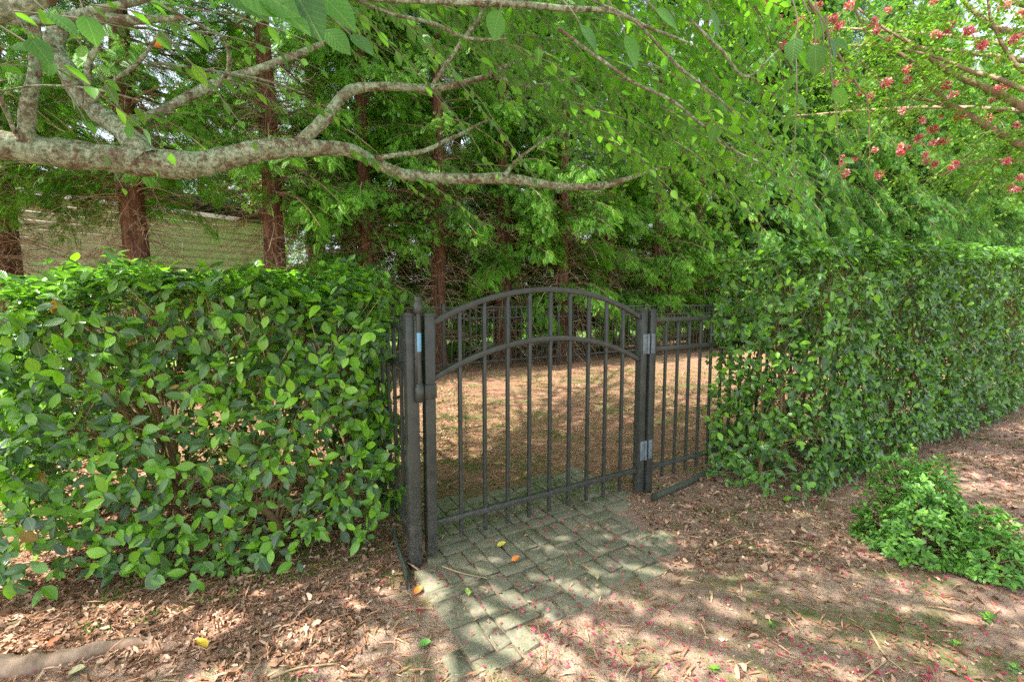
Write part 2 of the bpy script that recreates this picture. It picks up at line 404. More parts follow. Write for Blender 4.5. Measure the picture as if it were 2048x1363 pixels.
# gate
def build_gate():
    root = empty('garden_gate', (*org[:2], 0), ROTZ)
    tag(root, 'black metal arched garden gate with vertical bars, closed across the paver path', 'gate')
    w = .0254
    for s_ in (sL, sR):
        st = part_box('stile', root, (s_-w, s_+w, -w, w, .035 if s_ == sL else .03, HF-.015), bw=.002)
        mb = MB(); c = w+.002; lbox(mb, s_-c, s_+c, -c, c, HF-.02, HF-.006); lbox(mb, s_-c+.005, s_+c-.005, -c+.005, c-.005, HF-.006, HF-.002)
        bevel(mb.build('stile_cap', M['black'], st), .002)
    a, b = sL+w, sR-w
    mid = (a+b)/2; hw = (b-a)/2
    def arch(name, z_end, rise, hh, dv):
        mb = MB(); n = 36; R = (hw*hw+rise*rise)/(2*rise); cz = z_end+rise-R
        th = math.asin(hw/R); ring = []
        for i in range(n+1):
            t = -th+2*th*i/n
            for (rr, vv) in ((R+hh, -dv), (R+hh, dv), (R-hh, dv), (R-hh, -dv)):
                ring.append([min(b, max(a, mid+rr*math.sin(t))), vv, cz+rr*math.cos(t)])
        F = []
        for i in range(n):
            for k in range(4): F.append([i*4+k, i*4+(k+1) % 4, i*4+4+(k+1) % 4, i*4+4+k])
        mb.add(ring, F); bevel(mb.build(name, M['black'], root), .0015)
        return lambda s_: cz+math.sqrt(R*R-(s_-mid)**2)
    ztop = arch('arched_top_rail', 1.175, .165, .0135, .0145)
    arch('arched_middle_rail', .905, .165, .0135, .0145)
    part_box('bottom_rail', root, (a, b, -.014, .014, .165, .193))
    for i in range(1, 10):
        s_ = a+(b-a)*i/10
        part_box('picket', root, (s_-.0088, s_+.0088, -.0092, .0092, .068, ztop(s_)-.013))
    # hinge leaves on the stile
    for z in (1.005, .31):
        mb = MB(); e = sR+w
        lbox(mb, e-.041, e-.004, -w-.0055, -w-.0005, z-.063, z+.063)
        for q in range(3):
            mb.box((e-.022, -w-.007, z-.043+q*.043), (.0045, .002, .0045))
        hg = bevel(mb.build('hinge', M['hinge'], root), .001)
        mb = MB(); vv, ff = tube([[e+.004, -w-.007, z-.063+i*.0158] for i in range(9)], [.0085, .0085, .0078, .0085, .0078, .0085, .0078, .0085, .0085], 10)
        mb.add(vv, ff); mb.build('knuckle', M['hinge'], hg, True)
    # striker bracket wrapped round the stile
    mb = MB(); lbox(mb, sL-w-.008, sL+w+.004, -w-.008, w+.006, .812, .882)
    lbox(mb, sL-w-.05, sL-w-.008, -w-.006, -w+.012, .818, .876)
    bevel(mb.build('striker', M['black'], root), .005)
build_gate()
# hinge leaves on the fence post side (they turn with neither: part of the fence post)
w = .0267
for z in (1.005, .31):
    mb = MB(); lbox(mb, sHp-w+.004, sHp+.012, -w-.006, -w-.0005, z-.063, z+.063)
    for q in range(3): mb.box((sHp-.004, -w-.0075, z-.043+q*.043), (.0045, .002, .0045))
    bevel(mb.build('hinge', M['hinge'], f1), .001)
# latch post with its latch
def build_latch_post():
    root = empty('latch_post', (*org[:2], 0), ROTZ); tag(root, 'black square gate post with tall tube latch standing at the left hedge', 'gate post')
    w = .0285; s = lp_s
    po = post_part(root, s, 0, HF, w)
    v0 = -w-.018
    la = MB(); vv, ff = tube([[s+.024, v0, z] for z in np.linspace(.86, 1.235, 6)], [.0115]*6, 12); la.add(vv, ff)
    lbox(la, s+.006, s+.02, -w-.024, -w, .84, 1.21)
    lt = la.build('latch_tube', M['black'], root, False)
    c = MB(); vv, ff = tube([[s+.024, v0, z] for z in (1.22, 1.225, 1.262, 1.268, 1.272, 1.276, 1.292, 1.298, 1.299)], [.0165, .0215, .0215, .0165, .0165, .0185, .0185, .015, .001], 14); c.add(vv, ff)
    c.build('latch_knob', M['black'], lt, False)
    c = MB(); vv, ff = tube([[s+.024, v0, z] for z in (1.045, 1.046, 1.13, 1.131)], [.0115, .0122, .0122, .0115], 12); c.add(vv, ff)
    c.build('blue_sticker', M['blue'], lt, True)
    c = MB(); vv, ff = tube([[s+.024, v0, z] for z in (.806, .808, .878, .88, .895, .896)], [.001, .021, .021, .0175, .0175, .001], 14); c.add(vv, ff)
    c.build('latch_housing', M['black'], lt, False)
build_latch_post()
# low green edging strips
def edging(pa, pb, label, h=.045):
    pts = catmull([pa, (pa*2+pb)/3+[0.003, -.003, 0], (pa+2*pb)/3+[-.003, .002, 0], pb], 4); mb = MB()
    d = norm(pb-pa); nrm = np.array([-d[1], d[0], 0])*.006
    q = []; 
    for p in pts:
        hh = h+.004*math.sin(p[0]*9)
        q += [p-nrm+[0, 0, -.02], p-nrm+[0, 0, hh], p+nrm+[0, 0, hh], p+nrm+[0, 0, -.02]]
    n = len(pts); F = [[i*4+k, i*4+(k+1) % 4, i*4+4+(k+1) % 4, i*4+4+k] for i in range(n-1) for k in range(4)]
    F += [[0, 1, 2, 3], [n*4-4, n*4-1, n*4-2, n*4-3]]
    mb.add(q, F); return tag(mb.build('garden_edging', M['edging']), label, 'edging')
edging(ground(1302, 1004), ground(1475, 922), 'low dull green edging strip on the soil under the right fence')
edging(ground(817, 1172), ground(785, 1062), 'low dull green edging strip between the left hedge and the latch post', .035)

# ------------------------------------------------------------------ hedges
LEAF = leaf_tpl(6, .53, .20, .22, .5)
LEAF2 = leaf_tpl(6, .60, .08, -.12, .48)
def hedge_leaves(mb, pts, nrm, size, per=4, dense=1., seed=0, hang=.1, tonebias=0.):
    g = np.random.default_rng(seed); k = len(pts)
    for j in range(per):
        keep = g.random(k) < dense
        p = pts[keep]; n = nrm[keep]; m = len(p)
        side = norm(np.cross(n, g.normal(size=(m, 3))))
        d = norm(n*g.uniform(.15, .7, (m, 1))+side*1.0+np.array([0, 0, -hang]))
        nn = norm(n*.8+np.array([0, 0, .75])+g.normal(0, .32, (m, 3)))
        sz = size*g.uniform(.45, 1.2, m)
        S = np.stack([sz*g.uniform(.85, 1.15, m), sz, sz*g.uniform(.3, 1.7, m)], 1)
        tone = np.clip(g.beta(1.15, 1.5, m)*.95+tonebias, 0, .97); tone = np.where(g.random(m) < .006, 1., tone)
        pp = p+d*.006+g.normal(0, .006, (m, 3)); h_ = g.random(m) < .6
        mb.add(*scatter(*LEAF, pp[h_], d[h_], nn[h_], S[h_], tone[h_])); h_ = ~h_
        mb.add(*scatter(*LEAF2, pp[h_], d[h_], nn[h_], S[h_], tone[h_]))
def shell(corners, z0, z1, n, seed, inset=0., z_far=None, front_only=False):
    """points and outward normals on the shell of a prism with 4 ground corners (front-left, front-right, back-right, back-left)."""
    g = np.random.default_rng(seed); c = np.array(corners, float)[:, :2]; ctr = c.mean(0); c = ctr+(c-ctr)*(1-inset)
    faces = []; 
    for i in range(4):
        a, b = c[i], c[(i+1) % 4]; L = np.linalg.norm(b-a); nn = np.array([b[1]-a[1], -(b[0]-a[0])])/L
        faces.append(('w', a, b, nn, L*(z1-z0)))
    A = abs(np.cross(c[1]-c[0], c[3]-c[0])); faces.append(('t', None, None, None, A*1.25))
    tot = sum(f[4] for f in faces); pts = []; ns = []
    for f in faces:
        k = int(n*f[4]/tot)
        if f[0] == 'w':
            t = g.random((k, 1)); h = g.random(k); p = f[1]+(f[2]-f[1])*t
            zz = z0+(z1-z0)*h
            pts.append(np.column_stack([p, zz])); ns.append(np.column_stack([np.repeat(f[3][None], k, 0), np.full(k, .1)+.9*(h > .93)]))
        else:
            a, b = g.random((k, 1)), g.random((k, 1)); p = (c[0]*(1-a)+c[1]*a)*(1-b)+(c[3]*(1-a)+c[2]*a)*b
            pts.append(np.column_stack([p, np.full(k, z1)])); ns.append(np.column_stack([g.normal(0, .25, (k, 2)), np.ones(k)]))
    pts = np.concatenate(pts); ns = norm(np.concatenate(ns)); return pts, ns, ctr
def build_hedge(name, label, corners, z1f, z0f, n, leaf, seed, trunks, material, twigs=900, tone=0., amp=.04, spread=.06, hang=.1, per=4):
    root = empty(name, (0, 0, 0)); tag(root, label, 'hedge')
    g = np.random.default_rng(seed)
    mb = MB(); allp = []
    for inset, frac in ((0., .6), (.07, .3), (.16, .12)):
        p, nn, ctr = shell(corners, 0, 1, int(n*frac), seed+int(inset*100), inset)
        zt = z1f(p); zb = z0f(p)
        lev = p[:, 2].copy()
        rnd = np.clip((lev-.9)/.1, 0, 1)                       # rounded shoulder
        cc = np.array([ctr[0], ctr[1], 0])
        p[:, 2] = zb+(zt-zb)*lev-inset*.6*(lev > .99)
        p = p+nn*(amp*vnoise(p, 5, seed)[:, None]+amp*.7*vnoise(p, 15, seed+1)[:, None]+g.normal(0, spread*.35, (len(p), 1))+(g.random((len(p), 1)) < .012)*g.uniform(.02, .08, (len(p), 1)))
        gap = vnoise(p, 9, seed+5)+.7*vnoise(p, 22, seed+6)
        p_ok = (gap > -.9)|(g.random(len(p)) < .55)
        p, nn = p[p_ok], nn[p_ok]
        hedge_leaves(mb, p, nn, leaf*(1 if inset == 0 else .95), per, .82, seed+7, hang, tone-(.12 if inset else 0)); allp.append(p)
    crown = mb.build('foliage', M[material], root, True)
    ap = np.concatenate(allp); tw = MB(); T = np.array(trunks, float)
    for t in T:
        th = catmull([[t[0], t[1], -.04], [t[0]+g.normal(0, .01), t[1]+g.normal(0, .01), .12], [t[0]+g.normal(0, .03), t[1]+g.normal(0, .03), .3]], 4)
        vv, ff = tube(th, np.linspace(t[2], t[2]*.55, len(th)), 8); tw.add(vv, ff, .35)
    # main limbs, then twigs ending at the leaf clusters
    sel = ap[g.choice(len(ap), min(twigs//8, len(ap)), False)]
    near = T[np.argmin(((sel[:, None, :2]-T[None, :, :2])**2).sum(-1), 1)]
    st = np.column_stack([near[:, :2]+g.normal(0, .012, (len(sel), 2)), g.uniform(.05, .3, len(sel))])
    en = st+(sel-st)*.8; md = (st+en)/2+np.column_stack([(st-en)[:, :2]*.15, .12*(en-st)[:, 2]])+g.normal(0, .03, st.shape)
    vv, ff = tubes_many(st, md, en, g.uniform(.006, .013, len(st)), np.full(len(st), .0035), 5, 6); tw.add(vv, ff, np.repeat(g.random(len(st)), 35))
    e2 = ap[g.choice(len(ap), min(twigs, len(ap)), False)]
    j = np.argmin(((e2[:, None]-en[None])**2).sum(-1)+.3*g.random((len(e2), len(en))), 1)
    tt = g.uniform(.45, 1, (len(e2), 1)); s2 = (1-tt)**2*st[j]+2*tt*(1-tt)*md[j]+tt**2*en[j]
    m2 = (s2+e2)/2+g.normal(0, .025, e2.shape)
    vv, ff = tubes_many(s2, m2, e2, g.uniform(.0022, .0042, len(e2)), np.full(len(e2), .0013), 3, 4); tw.add(vv, ff, np.repeat(g.random(len(e2)), 15))
    tw.build('branches', M['twig'], root, True)
    return root
cl = [(-2.12, 1.80), (-.63, 2.22), (-.98, 3.15), (-3.0, 3.0)]
def zbL(p): return .11+.09*vnoise(p, 3, 40)+.06*np.clip(-p[:, 0]-1.2, 0, 1)-.10*np.clip((p[:, 0]+1.0)*-1, 0, 1)*(p[:, 1] < 2.15)
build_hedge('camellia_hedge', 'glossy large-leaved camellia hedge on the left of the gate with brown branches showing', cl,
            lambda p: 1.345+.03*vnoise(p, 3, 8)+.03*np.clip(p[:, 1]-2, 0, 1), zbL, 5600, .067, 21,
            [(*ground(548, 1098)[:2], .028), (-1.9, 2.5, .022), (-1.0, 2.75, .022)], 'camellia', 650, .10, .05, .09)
cr = [P(2.98, 1.47)[:2], P(10.5, 1.48)[:2], P(10.5, 2.0)[:2], P(2.86, 2.0)[:2]]
def sR_(p): return p[:, 0]*U[0]+p[:, 1]*U[1]
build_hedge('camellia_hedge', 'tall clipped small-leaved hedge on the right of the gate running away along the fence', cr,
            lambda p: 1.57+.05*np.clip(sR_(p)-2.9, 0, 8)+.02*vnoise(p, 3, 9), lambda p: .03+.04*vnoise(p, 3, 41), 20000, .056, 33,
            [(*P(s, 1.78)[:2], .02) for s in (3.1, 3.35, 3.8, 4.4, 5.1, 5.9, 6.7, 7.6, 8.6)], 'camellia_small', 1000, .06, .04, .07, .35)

# ------------------------------------------------------------------ low azalea shrub bottom right, small shrubs
def mound(name, label, c, rad, h, n, leaf, material, seed, cat='shrub', z0=.03, group=None, sq=.55):
    root = empty(name, (c[0], c[1], 0)); tag(root, label, cat, group); g = np.random.default_rng(seed)
    d = norm(g.normal(size=(n, 3))); d[:, 2] = np.abs(d[:, 2])*1.0-.15
    rr = g.uniform(.55, 1, (n, 1))**.5
    p = d*rr*np.array([rad[0], rad[1], h]); k = 1+.18*vnoise(norm(d), 3.2, seed)+.12*vnoise(norm(d), 9, seed+1)
    p *= k[:, None]; p[:, 2] = np.maximum(p[:, 2], 0)+z0
    mb = MB(); nn = norm(d+np.array([0, 0, .5]))
    tp = leaf_tpl(3, .46, .12, .1, .55)
    for j in range(5):
        m = len(p); side = norm(np.cross(nn, g.normal(size=(m, 3)))); dd = norm(nn*g.uniform(.3, .9, (m, 1))+side)
        sz = leaf*g.uniform(.6, 1.2, m)
        mb.add(*scatter(*tp, p+g.normal(0, leaf*.12, p.shape), dd, norm(nn+np.array([0, 0, .4])+g.normal(0, .3, (m, 3))), sz, np.clip(g.beta(2, 2, m)+.25*(rr[:, 0]-.8), 0, 1)))
    mb.build('foliage', M[material], root, True)
    tw = MB(); sel = p[g.choice(len(p), min(len(p), 260), False)]; st = g.normal(0, .02, sel.shape); st[:, 2] = 0
    vv, ff = tubes_many(st, (st+sel)/2+[0, 0, .02]+g.normal(0, .02, sel.shape), sel, np.full(len(sel), .004), np.full(len(sel), .0014), 4, 5)
    tw.add(vv, ff, np.repeat(g.random(len(sel)), 24)); tw.build('branches', M['twig'], root, True)
    return root
mound('azalea_shrub', 'low light green azalea shrub growing from the soil in front of the right hedge', (2.08, 2.25), (.235, .21), .50, 1250, .031, 'azalea', 51)
mound('azalea_shrub', 'spreading azalea shrub at the right edge, lower and nearest the camera', (2.24, 2.04), (.17, .14), .30, 480, .031, 'azalea', 52)
mound('ivy_clump', 'dark green leafy clump low behind the left end of the camellia hedge', (-4.3, 4.0), (.8, .6), .75, 900, .07, 'camellia', 53, 'plant')

# ------------------------------------------------------------------ cypress row
def spray_tpl():
    vs = []; fs = []
    def dia(b, ang, L, w, z, dz):
        c, s = math.sin(ang), math.cos(ang); d = np.array([c, s]); q = np.array([s, -c]); i = len(vs)
        b = np.array(b); vs.extend([[*b, z], [*(b+d*L*.55+q*w), z-dz*.4], [*(b+d*L), z-dz], [*(b+d*L*.55-q*w), z-dz*.4]]); fs.append([i, i+1, i+2, i+3])
    n = 6
    for i in range(n):
        y = .06+.80*i/n; L = .42*(1-.6*y); z = -.24*y*y
        for sgn in (-1, 1):
            yy = y+(.06 if sgn > 0 else 0)
            dia((0, yy), sgn*R_(46), L, .026, z, .10)
            dia((sgn*L*.34, yy+L*.33), sgn*R_(10), L*.5, .022, z-.03, .06)
    dia((0, .78), 0, .26, .028, -.15, .08)
    dia((0, .0), 0, .85, .012, 0., .16)
    return np.array(vs), np.array(fs)
SPRAY = spray_tpl()
def make_cypress_meshes(seed, zlow, H, Rb, nl, ns, low_dead=14, droop=.5, sz=.17):
    g = np.random.default_rng(seed); z = zlow+(H-zlow)*g.random(nl)**1.05
    az = np.arange(nl)*2.39996+g.uniform(-.4, .4, nl)
    rel = (z-zlow)/(H-zlow); L = Rb*(1-rel)**.55*g.uniform(.65, 1.15, nl)*(1-.25*np.exp(-rel*8))+.15
    out = np.column_stack([np.cos(az), np.sin(az), np.zeros(nl)]); up = np.array([0, 0, 1.])
    st = np.column_stack([0*z, 0*z, z]); rise = g.uniform(-.05, .35, nl)
    md = st+out*(L*.5)[:, None]+up*(L*rise)[:, None]; en = st+out*L[:, None]+up*(L*(rise-droop*g.uniform(.4, 1.1, nl)))[:, None]
    br = MB(); vv, ff = tubes_many(st, md, en, .012+.012*(1-rel), np.full(nl, .004), 4, 5); br.add(vv, ff, np.repeat(g.random(nl)*.6, 24))
    # sprays
    li = np.repeat(np.arange(nl), ns); t = g.uniform(.08, 1, len(li))[:, None]**.8
    p = (1-t)**2*st[li]+2*t*(1-t)*md[li]+t*t*en[li]
    tg = norm(2*(1-t)*(md[li]-st[li])+2*t*(en[li]-md[li])); sd = norm(np.cross(tg, up))
    lat = g.normal(0, .36, (len(li), 1))*L[li][:, None]*(1.05-t)
    p = p+sd*lat+up*(g.normal(0, .07, (len(li), 1))-.12*np.abs(lat)-.05)+tg*np.abs(lat)*.3
    d = norm(tg*.8+sd*np.sign(lat)*g.uniform(.1, 1.1, (len(li), 1))-up*g.uniform(.0, .9, (len(li), 1))*droop*1.7+g.normal(0, .15, p.shape))
    nn = norm(up*.8+tg*.5+g.normal(0, .35, p.shape))
    s_ = sz*g.uniform(.6, 1.15, len(p))
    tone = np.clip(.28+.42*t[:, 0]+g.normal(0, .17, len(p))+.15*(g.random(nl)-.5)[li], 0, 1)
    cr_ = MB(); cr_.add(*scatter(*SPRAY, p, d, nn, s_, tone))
    # dead inner twigs
    k = low_dead*16
    a2 = g.uniform(0, 6.28, k); z2 = g.uniform(max(.25, zlow-2.0), zlow+2.2, k); o2 = np.column_stack([np.cos(a2), np.sin(a2), 0*a2])
    L2 = g.uniform(.25, 1.15, k); s2 = np.column_stack([0*z2, 0*z2, z2])+o2*.08; m2 = s2+o2*(L2*.5)[:, None]+up*g.normal(.05, .1, (k, 1)); e2 = s2+o2*L2[:, None]+up*(-L2*g.uniform(-.1, .7, k))[:, None]+g.normal(0, .1, s2.shape)
    vv, ff = tubes_many(s2, m2, e2, g.uniform(.004, .008, k), np.full(k, .0015), 3, 6); br.add(vv, ff, np.repeat(g.random(k), 21))
    j = g.integers(0, k, k*3); tt = g.uniform(.3, .95, (k*3, 1)); s3 = (1-tt)**2*s2[j]+2*tt*(1-tt)*m2[j]+tt**2*e2[j]
    e3 = s3+norm(o2[j]+g.normal(0, .9, s3.shape))*g.uniform(.08, .35, (k*3, 1)); vv, ff = tubes_many(s3, (s3+e3)/2+g.normal(0, .03, s3.shape), e3, np.full(k*3, .003), np.full(k*3, .001), 3, 3); br.add(vv, ff, np.repeat(g.random(k*3), 12))
    # trunk with furrows
    n = 26; zz = np.concatenate([[-.05, .05, .15, .3], np.linspace(.5, H*.97, n-4)]); ang = np.linspace(0, 2*np.pi, 28, endpoint=False)
    rad = .165*(1-zz/H*.93)+.07*np.exp(-np.maximum(zz, 0)/.18)
    fur = 1+.07*np.sin(ang*9+1)+.05*np.sin(ang*14+seed)
    cx = .03*np.sin(zz*.7+seed); W = np.stack([cx[:, None]+rad[:, None]*np.cos(ang)*fur, rad[:, None]*np.sin(ang)*fur+0*cx[:, None], np.repeat(zz[:, None], 28, 1)], -1)
    idx = np.arange(n*28).reshape(n, 28); F = np.stack([idx[:-1], np.roll(idx[:-1], -1, 1), np.roll(idx[1:], -1, 1), idx[1:]], -1).reshape(-1, 4)
    tr = MB(); tr.add(W.reshape(-1, 3), F)
    mk = lambda b, nm: qmesh(nm, np.concatenate(b.v), np.concatenate(b.f), np.concatenate(b.t))
    return mk(tr, 'trunk'), mk(br, 'branches'), mk(cr_, 'crown')
CY = {}
def cypress(kind, args, pos, rz, sc, label, group, leafm='cypress'):
    first = kind not in CY
    if first: CY[kind] = make_cypress_meshes(*args)
    t, b, c = CY[kind]
    root = empty('cypress_tree', pos, rz); root.scale = (sc, sc, sc*random.uniform(.95, 1.05)); tag(root, label, 'tree', group)
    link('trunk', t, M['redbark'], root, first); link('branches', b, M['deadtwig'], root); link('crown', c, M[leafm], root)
KA = {'high0': (71, 2.55, 11.5, 1.55, 125, 105, 28), 'high1': (72, 2.65, 11.0, 1.45, 115, 100, 34),
      'mid0': (73, .65, 11.5, 1.4, 150, 150, 26), 'mid1': (74, 1.2, 11., 1.5, 150, 150, 26),
      'back0': (77, .75, 9, 1.7, 130, 90, 10, .5, .27), 'back1': (78, 1.0, 10, 1.7, 130, 90, 10, .6, .27),
      'full0': (75, .5, 11.5, 1.75, 230, 125, 8, .8, .22), 'full1': (76, .6, 12.5, 1.8, 230, 125, 8, .9, .22)}
GL = 'row of tall cypress trees behind the back fence'
rowpx = [(-330, 'high0', None), (-40, 'high1', 'cypress tree at the left edge of the photo, trunk mostly behind the siding house branches'),
         (285, 'high0', 'cypress with dark trunk standing against the beige siding wall of the house'),
         (552, 'high1', 'cypress trunk bearded with dead brown twigs at the right end of the siding'),
         (737, 'mid1', 'cypress with bare red trunk glimpsed between the house corner and the gate'),
         (878, 'high0', 'thick red-brown cypress trunk rising directly behind the left gate post'),
         (1005, 'mid0', 'cypress behind the left half of the arched gate'),
         (1122, 'mid1', 'cypress behind the middle of the arched gate, low sprays hanging over the far fence'),
         (1215, 'mid0', 'cypress behind the right half of the arched gate'),
         (1308, 'mid1', 'cypress directly behind the hinge post of the gate'),
         (1392, 'mid0', 'cypress seen above the short near fence beside the right hedge')]
for i, (px, kd, lab) in enumerate(rowpx):
    v = 8.05+[0, .1, 0, -.1, .15, 0, .2, -.1, .3, 0, .1][i]
    p = P(s_at(px, v), v) 
    cypress(kd, KA[kd], p, random.uniform(0, 6.28), random.uniform(.93, 1.07), lab or 'cypress at the left end of the row, beyond the frame edge', GL)
for i, (px, v) in enumerate([(30, 9.3), (640, 9.4)]):
    cypress('high2', (79, 3.0, 11.5, 1.7, 120, 80, 10), P(s_at(px, v), v), random.uniform(0, 6.28), random.uniform(.95, 1.08), 'slim cypress standing between the first row and the house, mostly hidden', 'slim cypresses in front of the house')
for i, (px, v) in enumerate([(180, 20), (300, 19.5), (420, 19), (520, 18)]):
    cypress('back%d' % (i % 2), KA['back%d' % (i % 2)], P(s_at(px, v), v), random.uniform(0, 6.28), random.uniform(1.0, 1.1), 'cypress crown rising behind the roof of the house', 'cypress trees behind the house')
for i, px in enumerate([700, 810, 920, 1030, 1140, 1250, 1340, 1430]):
    v = 10.8+[0, .5, -.2, .4, .1, .6, -.1, .3][i]
    cypress('back%d' % (i % 2), KA['back%d' % (i % 2)], P(s_at(px, v), v), random.uniform(0, 6.28), random.uniform(.93, 1.1), 'shadowy cypress in the second row, seen between the trunks of the first', 'second row of cypress trees farther back')
s = s_at(1392, 8.1)+1.5; i = 0
names = ['first full green cypress rising above the left end of the right hedge', 'second full green cypress above the right hedge, counting from the gate',
         'third full green cypress above the right hedge, counting from the gate', 'fourth full green cypress above the right hedge, behind the hanging pink flowers']
while s < 46:
    v = 7.6+random.uniform(-.35, .25)
    kd = 'full%d' % (i % 2)
    cypress(kd, KA[kd], P(s, v), random.uniform(0, 6.28), random.uniform(.88, 1.1),
            names[i] if i < 4 else 'full green cypress in the receding row behind the right hedge', 'full cypress trees receding behind the right hedge', 'cypress_full')
    s += 1.55 if i < 8 else 2.0; i += 1

# ------------------------------------------------------------------ house behind the trees
def build_house():
    c = at(540, 500, 12.5)[:2]; d = norm(np.array([.74, 1.0])); a0 = c-d*8.5        # wall from a0 to c
    rz = math.atan2(d[1], d[0]); root = empty('house', (a0[0], a0[1], 0), rz); tag(root, 'low house with beige lap siding and dark shingle roof behind the left cypresses', 'house')
    L, ex, H = 8.5, .165, 3.42
    mb = MB(); n = int(H/ex)
    for i in range(n):
        z = i*ex; q = [[0, -.004, z+ex+.001], [L, -.004, z+ex+.001], [L, -.05, z+.018], [0, -.05, z+.018], [0, -.003, z+.018], [L, -.003, z+.018]]
        mb.add(q, [[0, 3, 2, 1], [3, 4, 5, 2]])
    mb.box((L/2, 2.6, H/2), (L/2-.001, 2.598, H/2))
    mb.build('siding_wall', M['siding'], root)
    mb = MB(); lbox(mb, L-.07, L+.03, -.035, .07, 0, H); mb.build('corner_board', M['siding'], root)
    mb = MB(); lbox(mb, -.3, L+.35, -.36, -.33, H-.06, H+.14); lbox(mb, -.3, L+.35, -.33, 0, H-.02, H); mb.build('eave', M['shingle'], root)
    mb = MB()
    for k in range(22):
        y0, y1 = -.42+k*.145, -.42+(k+1)*.145+.02; z0, z1 = H+.15+k*.035, H+.15+(k+1)*.035
        mb.add([[-.4, y0, z0+.012], [L+.45, y0, z0+.012], [L+.45, y1, z1], [-.4, y1, z1], [-.4, y0, z0], [L+.45, y0, z0]], [[0, 1, 2, 3], [4, 5, 1, 0]])
    zt = H+.15+22*.035; mb.add([[-.4, 2.77, zt], [L+.45, 2.77, zt], [L+.45, 5.6, H+.15], [-.4, 5.6, H+.15]], [[0, 1, 2, 3]])
    mb.build('roof', M['shingle'], root)
build_house()

# sunlit shrubs beyond the row
for i, (s_, v_, r_, h_) in enumerate([(1.5, 15, 1.6, 1.8), (5.5, 15.5, 1.8, 2.0), (9, 14.5, 1.7, 1.6), (13, 16, 2.2, 2.2), (18, 17, 2.6, 2.4)]):
    mound('garden_shrub', 'sunlit bright green shrub on the lawn beyond the cypress row', P(s_, v_), (r_, r_), h_, 900, .16, 'shrub', 80+i, 'shrub', .05, 'sunlit shrubs beyond the trees')

# ------------------------------------------------------------------ overhead broadleaf tree (trunk stands outside the frame, left)
BL = leaf_tpl(4, .55, .10, .14, .42)
def poly(pts, Z0, Z1, k=4):
    n = len(pts); Ys = np.linspace(Z0, Z1, n); q = np.array([[*at(a, b, y), r/FPX*y] for (a, b, r), y in zip(pts, Ys)])
    return catmull(q, k)
def twig_leaves(mb, p0, d0, L, n, size, g, droop=.35, up=None, spread=.8, tone=0., tpl=None, br=None, rad=.0022):
    t = np.linspace(0, 1, n); dirs = np.asarray(d0, float)
    path = p0+dirs*L*t[:, None]+np.array([0, 0, -1])*droop*L*(t**2)[:, None]
    path += np.cumsum(g.normal(0, L*.004, path.shape), 0)
    tg = norm(np.gradient(path, axis=0)); sd = norm(np.cross(tg, [0, 0, 1.])); sg = np.where(np.arange(n) % 2, 1, -1)[:, None]
    d = norm(tg*.75+sd*sg*spread+np.array([0, 0, -.35])+g.normal(0, .22, path.shape)); nn = norm(np.array([0, 0, 1.])+g.normal(0, .38, path.shape))
    sz = size*g.uniform(.65, 1.15, n)*(1-.35*t)
    m = g.random(n) < .92
    mb.add(*scatter(*(tpl or BL), path[m], d[m], nn[m], sz[m], np.clip(g.normal(.5+tone, .2, m.sum()), 0, 1)))
    if br is not None:
        v_, f_ = tube(path[::max(1, n//8)], np.linspace(rad, rad*.4, len(path[::max(1, n//8)])), 4); br.add(v_, f_, .6)
    return path
